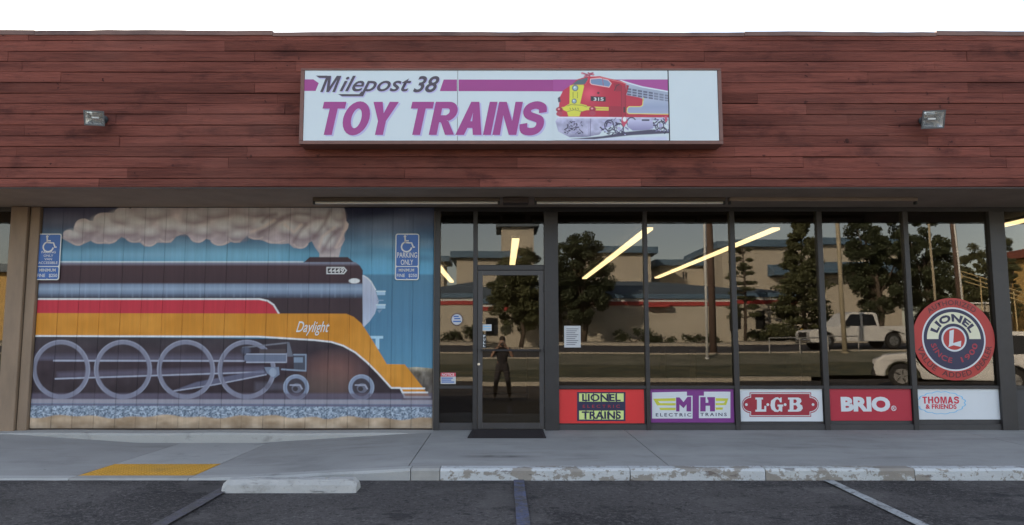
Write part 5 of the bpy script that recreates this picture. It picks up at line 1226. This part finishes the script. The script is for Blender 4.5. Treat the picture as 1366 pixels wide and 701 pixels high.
# --- vehicles (side profile runs along X, nose towards -X)
def vehicle(name, label, cat, x0, y0, z0, L, H, Wd, kind, face=1):
    t = thing(name, label, cat, (x0+L/2, y0, z0)); ya, yb = y0-Wd/2, y0+Wd/2
    rw = .40 if kind == 'pickup' else .37; wf, wr = x0+L*.165, x0+L*.765
    zb = z0+.42; belt = z0+H*.60
    def arch(cx_, n=9): return [(cx_+(rw+.09)*math.cos(a), z0+rw+(rw+.09)*math.sin(a)) for a in np.linspace(-.05, math.pi+.05, n)]
    if kind == 'pickup':
        low = [(x0+.04, zb-.02)]+list(reversed(arch(wf)))+list(reversed(arch(wr)))+[(x0+L-.03, zb+.06)]
        top = [(x0+L, z0+H*.62), (x0+L*.645, z0+H*.60), (x0+L*.30, z0+H*.60), (x0+L*.285, z0+H*.60), (x0+.22, z0+H*.565), (x0+.03, z0+H*.52), (x0, z0+H*.40)]
        cabp = [(x0+L*.275, belt-.01), (x0+L*.385, z0+H*.965), (x0+L*.43, z0+H), (x0+L*.60, z0+H*.99), (x0+L*.635, z0+H*.95), (x0+L*.648, belt-.01)]
        wins = [[(x0+L*.318, belt+.04), (x0+L*.395, z0+H*.93), (x0+L*.475, z0+H*.94), (x0+L*.475, belt+.03)], [(x0+L*.50, belt+.03), (x0+L*.50, z0+H*.94), (x0+L*.595, z0+H*.93), (x0+L*.622, belt+.05)]]
        ws = ((x0+L*.285, belt+.02), (x0+L*.388, z0+H*.955)); bs_ = ((x0+L*.648, belt+.06), (x0+L*.636, z0+H*.93))
    else:
        low = [(x0+.05, zb-.05)]+list(reversed(arch(wf)))+list(reversed(arch(wr)))+[(x0+L-.05, zb)]
        top = [(x0+L, z0+H*.50), (x0+L-.05, z0+H*.60), (x0+L*.27, z0+H*.60), (x0+.30, z0+H*.55), (x0+.05, z0+H*.46), (x0, z0+H*.34)]
        cabp = [(x0+L*.25, belt-.01), (x0+L*.375, z0+H*.96), (x0+L*.45, z0+H), (x0+L*.85, z0+H*.98), (x0+L*.93, z0+H*.93), (x0+L*.985, belt-.01)]
        wins = [[(x0+L*.30, belt+.04), (x0+L*.39, z0+H*.92), (x0+L*.51, z0+H*.94), (x0+L*.51, belt+.03)], [(x0+L*.535, belt+.03), (x0+L*.535, z0+H*.94), (x0+L*.69, z0+H*.93), (x0+L*.70, belt+.03)], [(x0+L*.725, belt+.03), (x0+L*.72, z0+H*.93), (x0+L*.84, z0+H*.91), (x0+L*.90, belt+.05)]]
        ws = ((x0+L*.262, belt+.02), (x0+L*.378, z0+H*.95)); bs_ = ((x0+L*.98, belt+.05), (x0+L*.935, z0+H*.92))
    MB().prism(low+top, 'y', ya, yb).build('body', mCarW, t, .06, seg=3)
    m = MB(); n = len(cabp); ins = [0]+[.13]*(n-2)+[0]
    m.v = [(p[0], ya+.04+i_, p[1]) for p, i_ in zip(cabp, ins)]+[(p[0], yb-.04-i_, p[1]) for p, i_ in zip(cabp, ins)]
    m.f = [tuple(range(n-1, -1, -1)), tuple(range(n, 2*n))]+[(i, (i+1) % n, (i+1) % n+n, i+n) for i in range(n)]
    cab = m.build('cab', mCarW, t, .02)
    ht = z0+H-belt
    for sgn, ys_ in ((1, yb-.04), (-1, ya+.04)):
        for w in wins:
            mm = MB(); mm.v = [(p[0], ys_-sgn*.13*min(1, max(0, (p[1]-belt)/ht))+sgn*.008, p[1]) for p in w]+[(p[0], ys_-sgn*.13*min(1, max(0, (p[1]-belt)/ht))+sgn*.002, p[1]) for p in w]
            k = len(w); mm.f = [tuple(range(k)), tuple(range(2*k-1, k-1, -1))]+[(i, (i+1) % k, (i+1) % k+k, i+k) for i in range(k)]
            mm.build('side_window', mCarGlass, cab)
        dx = x0+L*.487
        MB().box(dx-.004, dx+.004, yb+.0005 if sgn > 0 else ya-.003, yb+.003 if sgn > 0 else ya-.0005, zb+.1, belt-.02).build('door_seam', mBlack, t)
        for xh in (x0+L*.45, x0+L*.60): MB().box(xh-.08, xh+.08, yb+.001 if sgn > 0 else ya-.03, yb+.03 if sgn > 0 else ya-.001, belt-.18, belt-.14).build('door_handle', mCarW, t, .006)
        MB().box(x0+L*.315, x0+L*.352, yb-.02 if sgn > 0 else ya-.2, yb+.20 if sgn > 0 else ya+.02, belt+.02, belt+.19).build('wing_mirror', mBlack if kind == 'pickup' else mCarW, t, .02)
    def screen(q, name):
        (xq, zq), (xr, zr) = q; dx = -.012 if name == 'windscreen' else .012
        MB().add([(xq+dx, ya+.12, zq), (xq+dx, yb-.12, zq), (xr+dx, yb-.24, zr), (xr+dx, ya+.24, zr)], [(0, 1, 2, 3)]).build(name, mCarGlass, cab)
    screen(ws, 'windscreen'); screen(bs_, 'rear_window')
    MB().box(x0-.07, x0+.12, ya+.02, yb-.02, z0+.36, z0+.56).build('front_bumper', mTin if kind == 'pickup' else mBlack, t, .03); MB().box(x0+L-.1, x0+L+.08, ya+.02, yb-.02, z0+.40, z0+.58).build('rear_bumper', mTin if kind == 'pickup' else mBlack, t, .03)
    MB().box(x0-.015, x0+.05, ya+.45, yb-.45, z0+.60, z0+H*.49).build('grille', mBlack, t, .01)
    for sy in (ya+.05, yb-.40): MB().box(x0-.02, x0+.14, sy, sy+.35, z0+H*.39, z0+H*.48).build('headlight', M('headlight_glass', (.5, .5, .5), .15, .05, 4), t, .02)
    for sy in (ya+.02, yb-.14): MB().box(x0+L-.02, x0+L+.012, sy, sy+.12, z0+H*.40, z0+H*.58).build('tail_light', mRed, t, .01)
    if kind == 'pickup': MB().box(x0+L*.66, x0+L-.06, ya+.12, yb-.12, z0+H*.585, z0+H*.612).build('bed_liner', mBlack, t)
    for cx_ in (wf, wr):
        for sgn, ys_ in ((1, yb), (-1, ya)):
            w = MB().tube([(cx_, ys_-sgn*.25, z0+rw), (cx_, ys_-sgn*.23, z0+rw), (cx_, ys_-sgn*.03, z0+rw), (cx_, ys_-sgn*.005, z0+rw)], [rw*.9, rw, rw, rw*.88], 24).build('wheel', mTyre, t, smooth=False)
            MB().tube([(cx_, ys_-sgn*.04, z0+rw), (cx_, ys_+sgn*.003, z0+rw)], [rw*.62, rw*.60], 18).build('rim', mRim, w)
            for k in range(5):
                a = k*2*math.pi/5; MB().tube([(cx_+.06*math.cos(a), ys_+sgn*.004, z0+rw+.06*math.sin(a)), (cx_+rw*.52*math.cos(a+.15), ys_+sgn*.004, z0+rw+rw*.52*math.sin(a+.15))], .02, 5).build('spoke', mBlack, w)
    return t
dT = 40.0
vehicle('pickup_truck', 'white crew cab pickup truck parked on the street behind the lamp post', 'truck', X_(1072, dT), -(dT-10)-.4, .575, 5.9, 1.92, 2.0, 'pickup')
vehicle('parked_car', 'white sport utility car parked in the lot in front of the pickup truck', 'car', 11.7, -13.2, -.372, 4.7, 1.85, 1.85, 'suv').rotation_euler.z = R(27)

# ================================================================== the person taking the picture
def skin_mesh(name, pts, edges, root, sub=2):
    """pts: {key: (x,y,z,rx,ry)}"""
    keys = list(pts); me = bpy.data.meshes.new(name); me.from_pydata([pts[k][:3] for k in keys], [(keys.index(a), keys.index(b)) for a, b in edges], [])
    o = bpy.data.objects.new(name, me); COL.objects.link(o)
    md = o.modifiers.new('s', 'SKIN'); md.use_smooth_shade = True
    for i, k in enumerate(keys):
        sv = me.skin_vertices[0].data[i]; sv.radius = (pts[k][3], pts[k][4] if len(pts[k]) > 4 else pts[k][3]); sv.use_root = (k == root)
    md2 = o.modifiers.new('u', 'SUBSURF'); md2.levels = sub; md2.render_levels = sub
    dg = bpy.context.evaluated_depsgraph_get(); out = bpy.data.meshes.new_from_object(o.evaluated_get(dg)); bpy.data.objects.remove(o); out.name = name
    for p in out.polygons: p.use_smooth = True
    return out
GZ = -.352; by = -10.27
per = thing('person', 'person in dark shirt and trousers standing and holding a camera up to the face', 'person', (0, by, GZ))
def Zp(h): return GZ+h
mSkin = M('skin', (.42, .25, .18), .55, .06, 8); mShirt = M('dark_shirt', (.030, .028, .032), .85, .2, 8); mTrou = M('dark_trousers', (.040, .036, .040), .85, .2, 8); mHair = M('brown_hair', (.05, .035, .025), .7, .3, 30)
B = {'pelvis': (0, by, Zp(.93), .125, .10), 'waist': (0, by, Zp(1.08), .12, .092), 'chest': (0, by+.01, Zp(1.27), .145, .10), 'neckb': (0, by+.01, Zp(1.40), .07, .06), 'neck': (0, by+.025, Zp(1.45), .05, .052), 'head': (0, by+.045, Zp(1.56), .072, .088), 'crown': (0, by+.035, Zp(1.655), .062, .078)}
E = [('pelvis', 'waist'), ('waist', 'chest'), ('chest', 'neckb'), ('neckb', 'neck'), ('neck', 'head'), ('head', 'crown')]
for sd, sg in (('l', -1), ('r', 1)):
    B['hip'+sd] = (sg*.10, by, Zp(.86), .088); B['knee'+sd] = (sg*.16, by+.02, Zp(.48), .058); B['calf'+sd] = (sg*.18, by, Zp(.33), .054); B['ank'+sd] = (sg*.20, by-.01, Zp(.09), .036); B['heel'+sd] = (sg*.205, by, Zp(.045), .040, .036); B['toe'+sd] = (sg*.23, by+.17, Zp(.03), .036, .024)
    B['sho'+sd] = (sg*.175, by, Zp(1.36), .058); B['elb'+sd] = (sg*.29, by+.10, Zp(1.16), .043); B['fore'+sd] = (sg*.21, by+.13, Zp(1.30), .038); B['wri'+sd] = (sg*.105, by+.145, Zp(1.43), .026); B['palm'+sd] = (sg*.083, by+.168, Zp(1.475), .028, .018)
    E += [('pelvis', 'hip'+sd), ('hip'+sd, 'knee'+sd), ('knee'+sd, 'calf'+sd), ('calf'+sd, 'ank'+sd), ('ank'+sd, 'heel'+sd), ('heel'+sd, 'toe'+sd), ('chest', 'sho'+sd), ('sho'+sd, 'elb'+sd), ('elb'+sd, 'fore'+sd), ('fore'+sd, 'wri'+sd), ('wri'+sd, 'palm'+sd)]
    for f, (dz, ln) in enumerate(((.040, .9), (.022, 1.0), (.004, .95), (-.014, .8))):
        B['k%d%s' % (f, sd)] = (sg*.077, by+.205, Zp(1.48)+dz, .0095); B['m%d%s' % (f, sd)] = (sg*(.077-.020*ln), by+.226, Zp(1.48)+dz+.003, .0085); B['t%d%s' % (f, sd)] = (sg*(.077-.040*ln), by+.225, Zp(1.48)+dz+.003, .0075)
        E += [('palm'+sd, 'k%d%s' % (f, sd)), ('k%d%s' % (f, sd), 'm%d%s' % (f, sd)), ('m%d%s' % (f, sd), 't%d%s' % (f, sd))]
    B['th1'+sd] = (sg*.062, by+.160, Zp(1.455), .011); B['th2'+sd] = (sg*.036, by+.165, Zp(1.452), .009); E += [('palm'+sd, 'th1'+sd), ('th1'+sd, 'th2'+sd)]
link('body', skin_mesh('body', B, E, 'pelvis'), mSkin, per)
def sub(keys, grow, ed):
    return {k: (*B[k][:3], *[r_+grow for r_ in B[k][3:]]) for k in keys}, [e for e in E if e[0] in keys and e[1] in keys]
ks = ['waist', 'chest', 'neckb']+[a+b for b in 'lr' for a in ('sho', 'elb')]; p_, e_ = sub(ks, .013, 0); p_['hem'] = (0, by, Zp(.90), .150, .122); e_.append(('waist', 'hem')); p_['waist'] = (0, by, Zp(1.08), .138, .110)
for b_ in 'lr':                                # sleeves end above the elbow
    a, c = B['sho'+b_], B['elb'+b_]; p_['elb'+b_] = tuple(a[i]+(c[i]-a[i])*.72 for i in range(3))+(.062,)
link('shirt', skin_mesh('shirt', p_, e_, 'chest'), mShirt, per)
ks = ['waist', 'pelvis']+[a+b for b in 'lr' for a in ('hip', 'knee', 'calf', 'ank')]; p_, e_ = sub(ks, .013, 0)
link('trousers', skin_mesh('trousers', p_, e_, 'pelvis'), mTrou, per)
for b_, sg in (('l', -1), ('r', 1)):
    link('shoe', skin_mesh('shoe', {'a': (sg*.205, by-.02, Zp(.055), .050, .048), 'b': (sg*.215, by+.08, Zp(.045), .050, .040), 'c': (sg*.235, by+.20, Zp(.034), .044, .030)}, [('a', 'b'), ('b', 'c')], 'a'), mBlack, per)
def blob(name, c, r, mt, n=12, zmin=-1.0):
    m = MB()
    for i in range(n+1):
        th = math.pi*i/n; zz = max(math.cos(th), zmin)
        for k in range(16): m.v.append((c[0]+r[0]*math.sin(th)*math.cos(k*math.pi/8), c[1]+r[1]*math.sin(th)*math.sin(k*math.pi/8), c[2]+r[2]*zz))
    for i in range(n):
        for k in range(16): m.f.append((i*16+k, i*16+(k+1) % 16, (i+1)*16+(k+1) % 16, (i+1)*16+k))
    return m.build(name, mt, per, smooth=True)
blob('hair', (0, by+.015, Zp(1.630)), (.086, .098, .092), mHair, zmin=-.35)
for sg in (-1, 1): blob('ear', (sg*.078, by+.035, Zp(1.555)), (.012, .022, .034), mSkin, 8); blob('eye', (sg*.032, by+.122, Zp(1.575)), (.012, .010, .009), mWhite, 8)
blob('nose', (0, by+.140, Zp(1.545)), (.013, .016, .024), mSkin, 8); blob('mouth', (0, by+.124, Zp(1.500)), (.024, .008, .006), M('lips', (.30, .12, .10), .5), 8)
cm = thing('hand_camera', 'small black compact camera held in front of the face of the person', 'camera', (0, by+.19, Zp(1.455)))
bx('camera_body', mBlack, cm, -.056, .056, by+.177, by+.207, Zp(1.458), Zp(1.528), .004); MB().tube([(.0, by+.207, Zp(1.494)), (.0, by+.235, Zp(1.494))], .025, 18).build('lens', M('lens_barrel', (.10, .10, .10), .35, .1, 9), cm)
MB().tube([(.038, by+.19, Zp(1.528)), (.038, by+.19, Zp(1.534))], .008, 10).build('shutter_button', mMetal, cm)

# --- sloping ramp railing and a pale kiosk beyond the street, mirrored near the round sign
X, y, _ = RF(1288, 395, 58); t = thing('kiosk', 'small pale kiosk with a flat roof beyond the leaning utility pole', 'kiosk', (X+1.2, y, 1.1))
bx('wall', mStucco2, t, X, X+2.6, y-2.2, y, 1.0, 3.9); bx('roof', mWhite, t, X-.2, X+2.8, y-2.4, y+.2, 3.902, 4.05); bx('window', mCarGlass, t, X+.5, X+1.6, y+.002, y+.03, 2.4, 3.3)
t = thing('ramp_railing', 'yellow sloping handrails of a raised ramp beside the kiosk', 'railing', (RF(1325, 395, 56)[0], -46, 1.1)); mRamp = M('yellow_rail_paint', (.52, .40, .20), .5, .1, 3)
for k in range(3):
    a, b = RF(1272, 362+k*6, 56), RF(1392, 398+k*6, 56); MB().tube([a, b], .05, 7).build('rail', mRamp, t)
for px in (1280, 1305, 1330, 1355, 1380):
    a = RF(px, 364+(px-1272)*.3, 56); MB().tube([(a[0], a[1], 1.0), a], .045, 7).build('post', mRamp, t)
